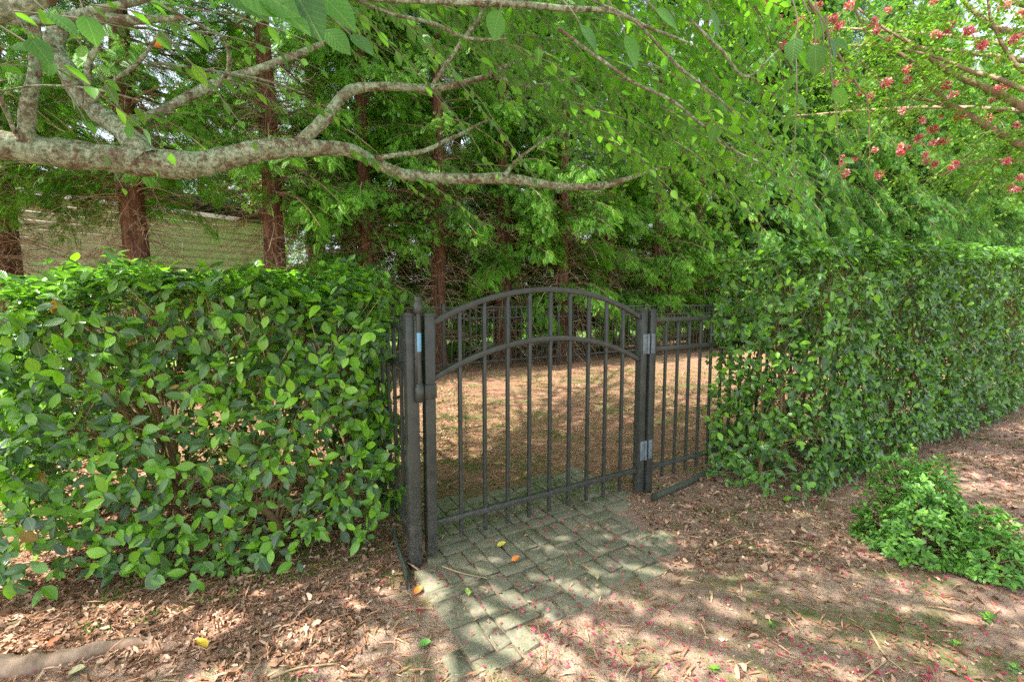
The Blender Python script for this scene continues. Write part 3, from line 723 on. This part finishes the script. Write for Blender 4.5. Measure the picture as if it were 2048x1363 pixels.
def build_overhead():
    tb = np.array([-2.75, 1.30, 0])
    root = empty('overhanging_tree', tuple(tb)); tag(root, 'lichen-covered broadleaf tree reaching its big branches across the top from the left', 'tree')
    off = -tb
    g = np.random.default_rng(5); wood = []
    B = [([(-250, 300, 36), (-120, 285, 34), (0, 290, 30), (100, 303, 29), (200, 315, 27), (300, 327, 27), (390, 332, 24), (470, 314, 22), (560, 296, 19), (640, 297, 14), (700, 303, 13), (745, 322, 12), (800, 346, 12), (865, 352, 10), (940, 357, 10), (1020, 357, 10), (1100, 368, 8), (1200, 371, 7), (1260, 355, 5), (1315, 337, 3), (1370, 333, 1.5)], 1.5, 2.5),
         ([(300, 322, 25), (268, 285, 20), (235, 250, 18), (200, 228, 18), (165, 195, 19), (140, 150, 18), (115, 112, 17), (112, 78, 16), (135, 50, 12), (200, 36, 9), (280, 40, 7), (370, 36, 4)], 1.74, 1.85),
         ([(225, 250, 11), (290, 236, 9), (370, 200, 9), (440, 168, 8), (520, 138, 7), (600, 105, 6), (650, 85, 4)], 1.75, 2.1),
         ([(52, 285, 15), (60, 200, 12), (68, 120, 10), (68, 60, 10), (55, 10, 11), (40, -60, 11)], 1.6, 1.6),
         ([(-120, 50, 30), (0, 18, 21), (60, 2, 17), (120, -20, 13)], 1.15, 1.2),
         ([(-20, 40, 8), (90, 42, 8), (190, 22, 7), (300, -8, 6)], 1.3, 1.45),
         ([(598, 292, 14), (650, 237, 11), (690, 190, 10), (722, 176, 9), (800, 175, 8), (880, 176, 7), (950, 158, 6), (985, 150, 6), (1010, 160, 5), (1050, 172, 4), (1110, 165, 3), (1165, 150, 1.5)], 1.93, 2.3),
         ([(985, 150, 5), (1020, 128, 3.5), (1080, 108, 2.5), (1150, 95, 1.5)], 2.1, 2.3),
         ([(862, 176, 5), (900, 120, 4), (930, 80, 5), (960, 30, 4), (985, -20, 3)], 2.1, 2.0),
         ([(752, 318, 5), (850, 300, 4.5), (905, 275, 4), (975, 240, 2)], 2.0, 2.3),
         ([(1010, 352, 5), (1035, 320, 3.5), (1080, 285, 2.5), (1120, 265, 1.5)], 2.2, 2.3),
         ([(560, -12, 4), (700, -5, 5), (830, 0, 5), (1000, 7, 6), (1150, 16, 5), (1235, 32, 4), (1305, 58, 3), (1380, 88, 2)], 1.2, 1.7),
         ([(690, -10, 3), (780, 25, 3), (860, 46, 3.4), (930, 72, 3), (1010, 80, 2)], 1.3, 1.6),
         ([(178, 218, 8), (176, 150, 6), (186, 112, 5), (202, 86, 4)], 1.75, 1.7),
         ([(183, 208, 3), (228, 160, 4), (272, 125, 3.6), (300, 90, 2.6), (318, 60, 2)], 1.75, 1.7),
         ([(0, 182, 2), (80, 172, 2), (200, 182, 2), (320, 210, 1.2)], 1.3, 1.5),
         ([(0, 185, 4), (18, 230, 4), (32, 268, 4)], 1.5, 1.58),
         ([(290, 125, 2), (400, 137, 2.6), (520, 160, 2.4), (620, 190, 1.2)], 1.4, 1.8),
         ([(320, 5, 3), (400, 50, 3), (450, 80, 3), (462, 130, 4), (440, 165, 3), (420, 190, 2)], 1.3, 1.75),
         ([(1115, 55, 3), (1180, 105, 3), (1260, 160, 3), (1340, 200, 2.5), (1400, 250, 2.5), (1460, 300, 2), (1530, 330, 1.2)], 1.5, 1.7),
         ([(1380, 40, 2.5), (1440, 95, 3), (1500, 150, 2.5), (1560, 95, 1.2)], 1.2, 1.4),
         ([(1180, 0, 2.5), (1280, 50, 2.5), (1360, 130, 2.5), (1430, 190, 2), (1470, 230, 1.2)], 1.3, 1.45)]
    wb = MB()
    for pts, a, b in B:
        q = poly(pts, a, b, 9)
        q[:, 3] *= 1+.07*vnoise(q[:, :3], 18, 3)+.06*vnoise(q[:, :3], 60, 13)
        n = len(q); kn = norm(np.gradient(q[:, :3], axis=0))
        vv, ff = tube(q[:, :3]+off+.004*np.column_stack([vnoise(q[:, :3], 14, 4), vnoise(q[:, :3], 14, 6), vnoise(q[:, :3], 14, 7)]), q[:, 3], 12 if pts[0][2] > 6 else 6); wb.add(vv, ff); wood.append(q)
    # trunk and limb joining the visible branches
    m0 = wood[0][0]; c0 = wood[4][0]
    tr = MB(); tp = catmull([tb+[-.25, .05, -.05], tb+[-.2, .05, .8], tb+[-.25, .1, 1.5], tb+[-.1, 0, 2.6], tb+[.1, -.1, 3.8], tb+[.5, .1, 5.0]], 6)
    vv, ff = tube(tp+off, np.linspace(.16, .05, len(tp))+.08*np.exp(-np.linspace(0, 1, len(tp))*14), 16); tr.add(vv, ff); tr.build('trunk', M['lichen'], root, True)
    for q, jn, rj in ((m0, tb+[-.25, .1, 1.45], .07), (c0, tb+[-.1, 0, 2.1], .05)):
        pts = catmull([jn, (jn+q[:3])/2+[0, 0, .05], q[:3], q[:3]+[.06, .01, 0]], 5); vv, ff = tube(pts+off, np.linspace(rj, q[3], len(pts)), 12); wb.add(vv, ff)
    # unseen high limbs, added so their canopy dapples the sun on the ground
    hi = []
    for k in range(68):
        a = g.uniform(-2.4, 2.0) if k % 2 else g.uniform(-.7, 1.3); a = g.uniform(.2, 1.45) if k > 51 else a; Lh = g.uniform(2.2, 7.5); h0 = g.uniform(2.8, 4.8)
        s0 = tb+np.array([.05, 0, h0]); e0 = s0+np.array([math.cos(a)*Lh, math.sin(a)*Lh, g.uniform(.2, 1.2)]); e0[2] = max(e0[2], 3.2, 1.75+.72*e0[1])
        q = catmull([s0, (s0+e0)/2+[0, 0, .3], e0], 6); vv, ff = tube(q+off, np.linspace(.04, .01, len(q)), 6); wb.add(vv, ff); hi.append(q)
    lf = MB(); tw = MB()
    # leafy twigs hanging in the view: start column/row, depth, direction right-down
    lanes = []
    for k in range(560):
        px = g.uniform(560, 1500); py = g.uniform(-120, 330)-.10*(px-1000)*0
        lim = 30+max(0, (px-780))*.62
        if py > lim: continue
        lanes.append((px, py, g.uniform(1.6, 3.4)))
    for px, py, Y in lanes:
        p0 = at(px, py, Y); d = norm(np.array([g.uniform(.5, 1.0), g.uniform(.0, .7), g.uniform(-.55, .05)]))
        twig_leaves(lf, p0+off, d, g.uniform(.35, .85), int(g.integers(12, 26)), .058, g, g.uniform(.1, .4), tone=.12 if px > 1150 else -.05, br=tw)
    # sprays along the visible branches and the sparse upper left
    for px, py, Y, dx, dz, n in [(270, 215, 1.7, .3, -.1, 9), (235, 235, 1.7, .6, .2, 9), (820, 350, 2.0, .8, -.35, 14), (700, 300, 1.95, .8, -.3, 16), (950, 330, 2.2, .8, .1, 8), (1080, 300, 2.2, .9, -.1, 12),
                                 (330, 125, 1.5, .9, -.1, 14), (460, 150, 1.6, .9, -.12, 14), (320, 60, 1.3, .6, -.6, 8), (0, 55, 1.1, .5, -.3, 7), (20, 20, 1.1, .6, .1, 6), (180, 10, 1.2, .8, .0, 9), (300, 5, 1.2, .8, .05, 9), (60, 60, 1.25, .3, -.7, 6), (110, 15, 1.2, .5, -.9, 5), (0, 130, 1.5, .7, .1, 6), (380, 60, 1.4, .8, 0, 7),
                                 (1400, 200, 1.5, .6, -.5, 9), (1590, 60, 1.2, .15, -.9, 9), (1650, 30, 1.15, .3, -.8, 8)]:
        twig_leaves(lf, at(px, py, Y)+off, norm(np.array([dx, .2, dz])), .35, n, .06, g, .2, br=tw)
    # dark cluster hanging lower right and near big leaves at the top
    big = leaf_tpl(6, .78, .08, .16, .42)
    P0 = []
    for px, py, Y, dx, dz, s_ in [(430, -20, .75, .6, -.2, .10), (470, -40, .7, .9, -.35, .11), (520, -10, .72, .9, -.5, .10), (580, -30, .74, .5, -.8, .10), (560, 25, .8, .9, -.25, .085), (630, -20, .8, .8, -.6, .10), (650, 60, .9, .9, -.7, .07), (360, -25, .8, .7, 0, .09), (250, -20, .9, .9, -.2, .09),
                                  (700, 70, .95, .8, -.5, .065), (1000, 20, .95, -.3, -.9, .07), (1160, 50, .95, .8, -.8, .07), (1250, 70, .9, .5, -.8, .075), (1310, 20, .9, .9, -.4, .07), (1590, 75, 1.0, .0, -1, .055), (1630, 90, 1.0, .25, -1, .06), (1660, 80, 1.0, .6, -.9, .055), (1640, 110, 1.05, -.1, -1, .05), (1420, 20, .95, .6, -.9, .06),
                                  (95, 25, 1.0, .9, -.6, .075), (60, 75, 1.0, .6, -.9, .07), (170, 30, 1.0, .25, -1, .07), (20, 95, 1.0, .6, .1, .06)]:
        P0.append((at(px, py, Y)+off, [dx, .15, dz], s_))
    p = np.array([a for a, _, _ in P0]); d = norm(np.array([b for _, b, _ in P0], float)); s_ = np.array([c for _, _, c in P0])*.82
    lf.add(*scatter(*big, p, d, norm(np.array([[0, -.75, .7]])+g.normal(0, .3, p.shape)), s_, g.uniform(.0, .5, len(p))))
    for a_, b_, c_ in P0:
        bd = norm(np.array(b_, float)); q = catmull([a_-bd*.09+[-.03, .02, .05], a_-bd*.03+[0, 0, .008], a_+bd*.004], 4); v_, f_ = tube(q, np.linspace(.0018, .001, len(q)), 5); tw.add(v_, f_, .6)
    # canopy above the frame: leafy twigs added on the high limbs to block sun
    for q in hi:
        for k in range(34):
            p0 = q[g.integers(3, len(q))]+g.normal(0, [.4, .4, .25]); p0[2] = max(p0[2], 1.65+.72*p0[1], 2.9); d = norm(np.array([g.normal(0, 1), g.normal(0, 1), g.uniform(-.2, .3)]))
            twig_leaves(lf, p0+off, d, g.uniform(.5, .9), 16, .095, g, .15, br=None)
    wb.build('branches', M['lichen'], root, True); tw.build('branchlets', M['greytwig'], root, True); lf.build('leaves', M['broad'], root, True)
    # small round orange fruit hanging from a twig
    fr = MB(); c = at(315, 87, 1.75)+off; q = [c+[0, 0, z] for z in np.array([.5, .49, .42, .25, 0, -.25, -.42, -.49, -.5])*.028]
    vv, ff = tube(q, np.array([.02, .2, .38, .5, .55, .5, .36, .18, .02])*.028, 12); fr.add(vv, ff)
    fm, fnt, fb, _ = mat('orange_fruit'); fb.inputs['Base Color'].default_value = (.75, .25, .05, 1); fr.build('fruit', fm, root, True)
    # surface root
    rp = catmull([tb+[.2, .05, -.02], ground(-60, 1345)+[0, 0, -.0], ground(50, 1336)+[0, 0, .004], ground(110, 1322)+[0, 0, -.004], ground(180, 1306)+[0, 0, .004], ground(250, 1290)+[0, 0, .0], ground(305, 1276)+[0, 0, -.014]], 5)
    mb = MB(); vv, ff = tube(rp+off, np.linspace(.05, .020, len(rp))*(1+.12*np.sin(np.arange(len(rp))*1.3)), 14); mb.add(vv, ff); mb.build('root', M['smoothbark'], root, True)
build_overhead()

# ------------------------------------------------------------------ crape myrtle (trunk outside the frame, right)
def flower_mesh(seed):
    g = np.random.default_rng(seed); n = 60; d = norm(g.normal(size=(n, 3))); p = d*g.uniform(.35, 1, (n, 1))*np.array([.9, .9, 1.15])
    tp = leaf_tpl(3, 1.0, .35, -.35, .6); mb = MB()
    mb.add(*scatter(*tp, p*.5, norm(d+g.normal(0, .6, p.shape)), norm(g.normal(size=p.shape)), g.uniform(.35, .6, n), np.clip(g.normal(.5, .3, n), 0, 1)))
    return qmesh('flower_cluster', np.concatenate(mb.v), np.concatenate(mb.f), np.concatenate(mb.t))
def build_crape():
    tb = np.array([4.9, 2.5, 0]); root = empty('crape_myrtle', tuple(tb)); tag(root, 'crape myrtle with pink flower clusters and thin tan branches hanging in from the upper right', 'tree'); off = -tb
    g = np.random.default_rng(9)
    B = [([(2300, 420, 12), (2160, 355, 10), (2048, 294, 9), (1957, 242, 8), (1908, 214, 7), (1863, 175, 5.5), (1830, 131, 5), (1793, 105, 4.5), (1756, 97, 4), (1731, 62, 3), (1711, 20, 2.4), (1690, -30, 2)], 3.2, 3.6),
         ([(2300, 330, 13), (2150, 262, 11), (2048, 214, 10), (1982, 181, 8), (1916, 152, 7), (1875, 127, 6), (1834, 94, 5), (1777, 62, 3.5), (1731, 29, 2.6), (1690, -5, 2)], 3.0, 3.5),
         ([(2200, 230, 8), (2048, 179, 6), (1998, 158, 5.5), (1941, 142, 5), (1875, 115, 3.5), (1800, 95, 2.4), (1740, 60, 1.5)], 2.8, 3.3),
         ([(2200, 100, 9), (2048, 66, 7.5), (1998, 58, 6.5), (1965, 37, 5.5), (1937, 12, 4.5), (1900, -30, 4)], 3.0, 3.2),
         ([(2150, 190, 7), (2048, 142, 5.5), (2019, 111, 4.5), (1998, 74, 4), (1980, 30, 3), (1975, -20, 2)], 3.0, 3.1),
         ([(1600, -20, 3.4), (1641, 41, 3.6), (1661, 82, 3), (1690, 131, 2.6), (1719, 177, 2.2), (1735, 205, 2), (1740, 330, 1.2)], 2.6, 2.9),
         ([(1904, 216, 4.5), (1855, 201, 4), (1809, 195, 3.5), (1764, 201, 2.6), (1700, 215, 1.5)], 3.5, 3.5),
         ([(2150, 335, 4), (2048, 322, 3.5), (1957, 322, 3), (1883, 349, 2), (1840, 362, 1.2)], 3.2, 3.5),
         ([(2048, 294, 4), (1990, 330, 2.5), (1930, 390, 1.5)], 3.3, 3.6),
         ([(1863, 175, 3), (1820, 190, 2.6), (1770, 170, 2), (1720, 120, 1.5)], 3.4, 3.2)]
    wb = MB(); W = []
    for pts, a, b in B:
        q = poly(pts, a, b, 5); q[:, 3] *= .78; vv, ff = tube(q[:, :3]+off, q[:, 3], 8); wb.add(vv, ff); W.append(q)
    # trunk stems gathering the branches off-frame
    for q, h in zip(W[:5], (1.2, 1.5, 1.7, 1.9, 2.0)):
        e = q[0, :3]; pts = catmull([tb+[g.normal(0, .05), g.normal(0, .05), -.03], tb+[g.normal(0, .08), 0, .7], tb*[1, 1, 0]+[-.15, .1, h], e], 6)
        vv, ff = tube(pts+off, np.linspace(.045, q[0, 3], len(pts)), 8); wb.add(vv, ff)
    e = W[5][0, :3]; s0 = W[3][-1, :3]; pts = catmull([s0, (s0+e)/2+[0, 0, .25], e], 6); vv, ff = tube(pts+off, np.linspace(.012, .009, len(pts)), 6); wb.add(vv, ff)
    hi = []  # upper limbs and their leaves, added to break up the sun below
    for k in range(13):
        a = g.uniform(1.7, 4.2); Lh = g.uniform(1.2, 3.6); s0 = tb+[0, 0, 2.0]; e0 = s0+np.array([math.cos(a)*Lh, math.sin(a)*Lh+.3, g.uniform(1.4, 2.8)])
        q = catmull([s0, (s0+e0)/2+[0, 0, .2], e0], 6); vv, ff = tube(q+off, np.linspace(.03, .008, len(q)), 6); wb.add(vv, ff); hi.append(q)
    lf = MB(); tw = MB(); sm = leaf_tpl(3, .6, .1, .1, .5)
    for k in range(560):
        w = W[g.integers(0, len(W))]; p0 = w[g.integers(int(len(w)*.2), len(w)), :3]+g.normal(0, [.16, .22, .14])
        d = norm(np.array([g.normal(-.4, .7), g.normal(0, .6), g.normal(-.05, .5)]))
        twig_leaves(lf, p0+off, d, g.uniform(.15, .4), int(g.integers(10, 20)), .034, g, .15, tpl=sm, tone=.05, br=tw if k % 2 else None, rad=.0016)
    # leafy mass to the lower right and top right
    for k in range(420):
        px, py = g.uniform(1780, 2150), g.uniform(-60, 420)
        if py > 120+.75*(px-1660): continue
        p0 = at(px, py, g.uniform(2.9, 4.0)); d = norm(np.array([g.normal(-.5, .7), g.normal(0, .6), g.normal(-.2, .5)]))
        twig_leaves(lf, p0+off, d, g.uniform(.2, .45), int(g.integers(12, 22)), .034, g, .2, tpl=sm, tone=.0, br=tw if k % 3 == 0 else None, rad=.0016)
    for q in hi:
        for k in range(26):
            p0 = q[g.integers(2, len(q))]+g.normal(0, .3, 3); d = norm(g.normal(size=3)*[1, 1, .4]); twig_leaves(lf, p0+off, d, .45, 20, .05, g, .1, tpl=sm)
    wb.build('branches', M['smoothbark'], root, True); tw.build('branchlets', M['twig'], root, True); lf.build('leaves', M['crape'], root, True)
    F = [(1524, 5), (1532, 14), (1545, 8), (1557, 38), (1597, 45), (1590, 55), (1602, 40), (1574, 72), (1632, 78), (1568, 90), (1656, 40), (1665, 60), (1680, 90), (1678, 50), (1636, 12), (1650, 142), (1672, 165), (1668, 37), (1735, 80), (1748, 45), (1752, 60), (1778, 78), (1775, 22), (1700, 12), (1868, 2), (1900, 48), (1895, 60), (1870, 68), (1880, 70), (1940, 62), (1998, 118), (2008, 12), (2025, 72), (2030, 78), (1892, 170), (1905, 190), (1984, 200), (1995, 175), (2008, 172), (1978, 235), (1883, 232), (1812, 140), (1815, 160), (1772, 165), (1696, 160), (1720, 188), (1743, 192), (1805, 222), (1686, 318), (1708, 320), (1684, 332), (1692, 345), (1690, 350), (1758, 350), (1750, 300), (1802, 292), (1814, 296), (1800, 304), (1866, 260), (1836, 276), (1865, 285), (1880, 284), (1892, 280), (1850, 310), (1853, 322), (1900, 335), (1908, 330), (1870, 328), (2032, 250), (2014, 322), (2040, 356), (2020, 375), (2035, 378), (1965, 92), (1960, 85), (1845, 240), (2040, 30), (1920, 230)]
    fm = [flower_mesh(s) for s in range(4)]
    for m in fm: m.materials.append(M['petal'])
    for i, (px, py) in enumerate(F):
        Y = g.uniform(2.7, 3.6); o = link('flower_cluster', fm[i % 4], None, root, i < 4); o.location = at(px, py, Y)+off
        o.rotation_euler = tuple(g.uniform(0, 6.28, 3)); sc = g.uniform(.02, .04)*Y/3.; o.scale = (sc, sc, sc)
build_crape()

# ------------------------------------------------------------------ ground litter
def sv(x, y): return x*U[0]+y*U[1], x*V[0]+y*V[1]
def surf(x, y):
    s, v = sv(x, y); return np.where(inpoly(s, v, PATH), .008, gz(x, y))
def view_pts(n, g, ymin=1.3, ymax=9.5, power=1.6):
    Y = ymin+(ymax-ymin)*g.random(n)**power; X = g.uniform(-1.25, 1.25, n)*Y; return X, Y
def litter():
    g = np.random.default_rng(31); tp = leaf_tpl(3, .55, .35, .28, .5)
    X, Y = view_pts(150000, g, 1.25, 9, 1.35); s, v = sv(X, Y); pn = np.stack([X, Y, 0*X], -1)
    onp = inpoly(s, v, PATH); n1 = vnoise(pn, 3, 61)
    left = (X < -.6) & (Y > 1.5) & (v < 8); right = (v < VG+.25) & (X > .75) & (Y > 2.05); yard = (v > VG) & (s > -1)
    wgt = np.where(left, .95, np.where(right, .75, np.where(yard, .22, .16)))*(1+.4*n1); wgt = np.where(onp, .02, wgt)
    k = g.random(len(X)) < wgt; X, Y, s, v = X[k], Y[k], s[k], v[k]; m = len(X)
    p = np.stack([X, Y, surf(X, Y)+g.uniform(.002, .014, m)], -1); d = norm(np.stack([g.normal(size=m), g.normal(size=m), g.normal(0, .18, m)], -1))
    big = (X > .7) | (X < -.5); S = np.where(big, .007+.034*g.random(m)**2.5, .006+.018*g.random(m)**2); S = np.stack([S*g.uniform(.35, 1.6, m), S*g.uniform(.5, 1.1, m), S*g.uniform(-1.2, 2.2, m)], 1); nn = norm(np.array([0, 0, 1.])+g.normal(0, .3, p.shape)); tn = g.beta(1.6, 1.6, m)
    tp2 = tp[0]*1.; tp2 += g.normal(0, .07, tp2.shape); hf = g.random(m) < .5; mb = MB()
    mb.add(*scatter(tp2, tp[1], p[hf], d[hf], nn[hf], S[hf], tn[hf])); tp3 = tp[0]+g.normal(0, .09, tp2.shape)
    mb.add(*scatter(tp3, tp[1], p[~hf], d[~hf], nn[~hf], S[~hf], tn[~hf]))
    tag(mb.build('leaf_litter', M['litter'], None, False), 'brown dry leaf litter scattered over the soil', 'leaf litter', None, 'stuff')
    # bark strips and needles
    X, Y = view_pts(60000, g, 1.3, 9.5, 1.05); s, v = sv(X, Y); pn = np.stack([X, Y, 0*X], -1); yard = (v > VG+.02) & (s > -1.2)
    w_ = np.where(yard, .7, np.where(X < -.4, .5, .18))*(1+.3*vnoise(pn, 2.5, 62)); w_ = np.where(inpoly(s, v, PATH), .03, w_); k = g.random(len(X)) < w_
    X, Y = X[k], Y[k]; m = len(X); tq = leaf_tpl(2, .11, .3, .1, .5); p = np.stack([X, Y, surf(X, Y)+g.uniform(.003, .012, m)], -1)
    d = norm(np.stack([g.normal(size=m), g.normal(size=m), g.normal(0, .12, m)], -1)); L = g.uniform(.025, .085, m)
    mb = MB(); mb.add(*scatter(*tq, p, d, norm(np.array([0, 0, 1.])+g.normal(0, .2, p.shape)), L, g.beta(1.8, 2, m)))
    tag(mb.build('needle_litter', M['needle'], None, False), 'reddish dry needle litter over the yard', 'needle litter', None, 'stuff')
    # petals
    X, Y = view_pts(15000, g, 1.3, 6.5, 1.4); s, v = sv(X, Y); pn = np.stack([X, Y, 0*X], -1)
    w_ = np.where(v < VG+.3, .22+.25*(X > .0)+.4*(X > 2.2), .10)*(1+.8*vnoise(pn, 4, 63)); w_ = np.where(X < -.8, .03, w_); k = g.random(len(X)) < w_; X, Y = X[k], Y[k]; m = len(X)
    fl = []; ff = []
    for j in range(5):
        a = j*1.257; c, sn = math.cos(a), math.sin(a); i = len(fl); fl += [[0, 0, 0], [c*.5-sn*.28, sn*.5+c*.28, .22], [c, sn, .12], [c*.5+sn*.28, sn*.5-c*.28, .2]]; ff.append([i, i+1, i+2, i+3])
    p = np.stack([X, Y, surf(X, Y)+g.uniform(.003, .012, m)], -1); S = g.uniform(.004, .0095, m)
    mb = MB(); mb.add(*scatter(np.array(fl), np.array(ff), p, norm(np.stack([g.normal(size=m), g.normal(size=m), 0*X], -1)), norm(np.array([0, 0, 1.])+g.normal(0, .4, p.shape)), S, g.random(m)))
    tag(mb.build('fallen_petals', M['fallen'], None, False), 'small fallen magenta pink petals sprinkled over soil and pavers', 'petals', None, 'stuff')
    # moss / short grass
    X, Y = view_pts(260000, g, 1.3, 8.5, 1.1); s, v = sv(X, Y); pn = np.stack([X, Y, 0*X], -1); n1 = vnoise(pn, 2.6, 64)+.5*vnoise(pn, 9, 65)+.3*vnoise(pn, 30, 66)
    yard = (v > VG+.15) & (v < 6.4) & (s > -.6); front = (v < VG-.2) & (X > -.1) & (Y < 2.3) & (~inpoly(s, v, PATH))
    k = (yard & (n1 > -.15) & (g.random(len(X)) < .9)) | (front & (n1 > .0)) | ((X > -.9) & (Y < 1.75) & (n1 > .45)&(~inpoly(s, v, PATH)))
    k &= (g.random(len(X)) < .4); X, Y = X[k], Y[k]; m = len(X); yd = (X*V[0]+Y*V[1]) > VG
    tq = leaf_tpl(2, .2, .2, .3, .4); L = np.where(yd, g.uniform(.016, .045, m), g.uniform(.006, .018, m)); p = np.stack([X, Y, surf(X, Y)-.001], -1)
    d = norm(np.stack([g.normal(size=m), g.normal(size=m), g.uniform(.3, 1.6, m)], -1)); mb = MB(); mb.add(*scatter(*tq, p, d, norm(g.normal(size=p.shape)), L, g.beta(2, 2, m)))
    tag(mb.build('moss', M['moss'], None, False), 'patchy green moss and short grass on the bare soil', 'moss', None, 'stuff')
litter()
# countable things lying on the ground
def lone_leaf(px, py, size, color, label, name='fallen_leaf', rz=0., lift=.012):
    m, nt, b, o = mat('single_leaf'); n = noise(nt, 60, 3, vec=objco(nt)); c = ramp(nt, [(.35, tuple(x*.75 for x in color)), (.65, color)], n); nt.links.new(c, b.inputs['Base Color']); b.inputs['Roughness'].default_value = .6
    t, f = leaf_tpl(6, .62, .22, -.18, .45); q = ground(px, py); s_, v_ = np.dot(q, U), np.dot(q, V)
    o = link(name, qmesh('fallen_leaf', (t-[0, .5, 0])*size, f), m, None, True); o.location = (q[0], q[1], float(surf(q[0], q[1]))+lift); o.rotation_euler = (R_(8), R_(12), rz); tag(o, label, 'leaf', 'single fallen leaves'); return o
lone_leaf(403, 1290, .06, (.75, .5, .06), 'curled yellow leaf on bare soil in front of the left hedge', rz=1.2)
lone_leaf(836, 1180, .05, (.75, .25, .04), 'orange leaf at the foot of the latch post', rz=-.6)
lone_leaf(1003, 1096, .05, (.7, .6, .08), 'yellow leaf lying on the pavers just inside the gate bars', rz=-1.2)
lone_leaf(1031, 1125, .048, (.7, .22, .04), 'orange leaf lying on the pavers in front of the gate', rz=-1.0)
lone_leaf(935, 1192, .04, (.4, .55, .12), 'pale green leaf on the pavers near the left stile', rz=.4)
lone_leaf(850, 1290, .05, (.1, .3, .04), 'dark green leaf on the soil left of the paver end', rz=-1.5)
lone_leaf(1192, 1160, .04, (.5, .4, .2), 'tan leaf on the pavers toward the right edge', rz=.1)
lone_leaf(155, 1345, .055, (.45, .42, .2), 'olive dry leaf beside the surface root', rz=-1.4)
lone_leaf(108, 1290, .045, (.5, .15, .05), 'rusty leaf above the surface root at lower left', rz=-.3)
def stick(pxs, r, label):
    q = [ground(*p) for p in pxs]; q = catmull([[a[0], a[1], float(surf(a[0], a[1]))+.008] for a in q], 4); mb = MB(); vv, ff = tube(q, np.linspace(r, r*.4, len(q)), 6); mb.add(vv, ff, .8)
    tag(mb.build('twig', M['twig'], None, True), label, 'twig', 'twigs lying on the ground')
stick([(885, 1138), (925, 1152), (975, 1162)], .004, 'pale twig on the pavers at the foot of the left stile')
stick([(540, 1358), (600, 1335), (660, 1330), (700, 1322)], .004, 'pale forked twig on the soil at the bottom edge')
stick([(1400, 1110), (1470, 1075), (1530, 1066)], .003, 'thin pale stick on the leaf litter right of the paver corner')
stick([(1740, 1262), (1770, 1310), (1810, 1345)], .005, 'brown stick on the moss at lower right')
stick([(1720, 1362), (1750, 1340), (1772, 1322)], .004, 'short straw-coloured stick at the bottom right')

def weed(px, py, sz, label, seed, n=9):
    g = np.random.default_rng(seed); q = ground(px, py); z = float(surf(q[0], q[1])); mb = MB(); a = np.arange(n)*2.4+g.uniform(0, 1)
    sz = sz*.6; r = sz*.35*g.random(n); pos = np.stack([q[0]+np.cos(a)*r, q[1]+np.sin(a)*r, z+g.uniform(.004, sz*.6, n)], -1)
    d = norm(np.stack([np.cos(a), np.sin(a), g.uniform(.1, .8, n)], -1)); mb.add(*scatter(*leaf_tpl(4, .6, .15, .2, .5), pos, d, norm(np.array([0, 0, 1.])+g.normal(0, .2, pos.shape)), sz*g.uniform(.5, 1, n), g.random(n)))
    tag(mb.build('weed', M['camellia_small'], None, True), label, 'weed', 'small weeds on the soil')
weed(1428, 1338, .035, 'small clover-like weed on the soil at the bottom edge right of the pavers', 3)
weed(1545, 1250, .03, 'small round-leaved weed on the moss between the pavers and the azalea', 4)
weed(1975, 1240, .05, 'largest weed, below the azalea shrub near the right edge', 5, 12)
weed(1910, 1290, .04, 'grey-green weed at lower right, below and left of the largest weed', 6)
weed(2030, 1340, .045, 'weed in the bottom right corner', 7)
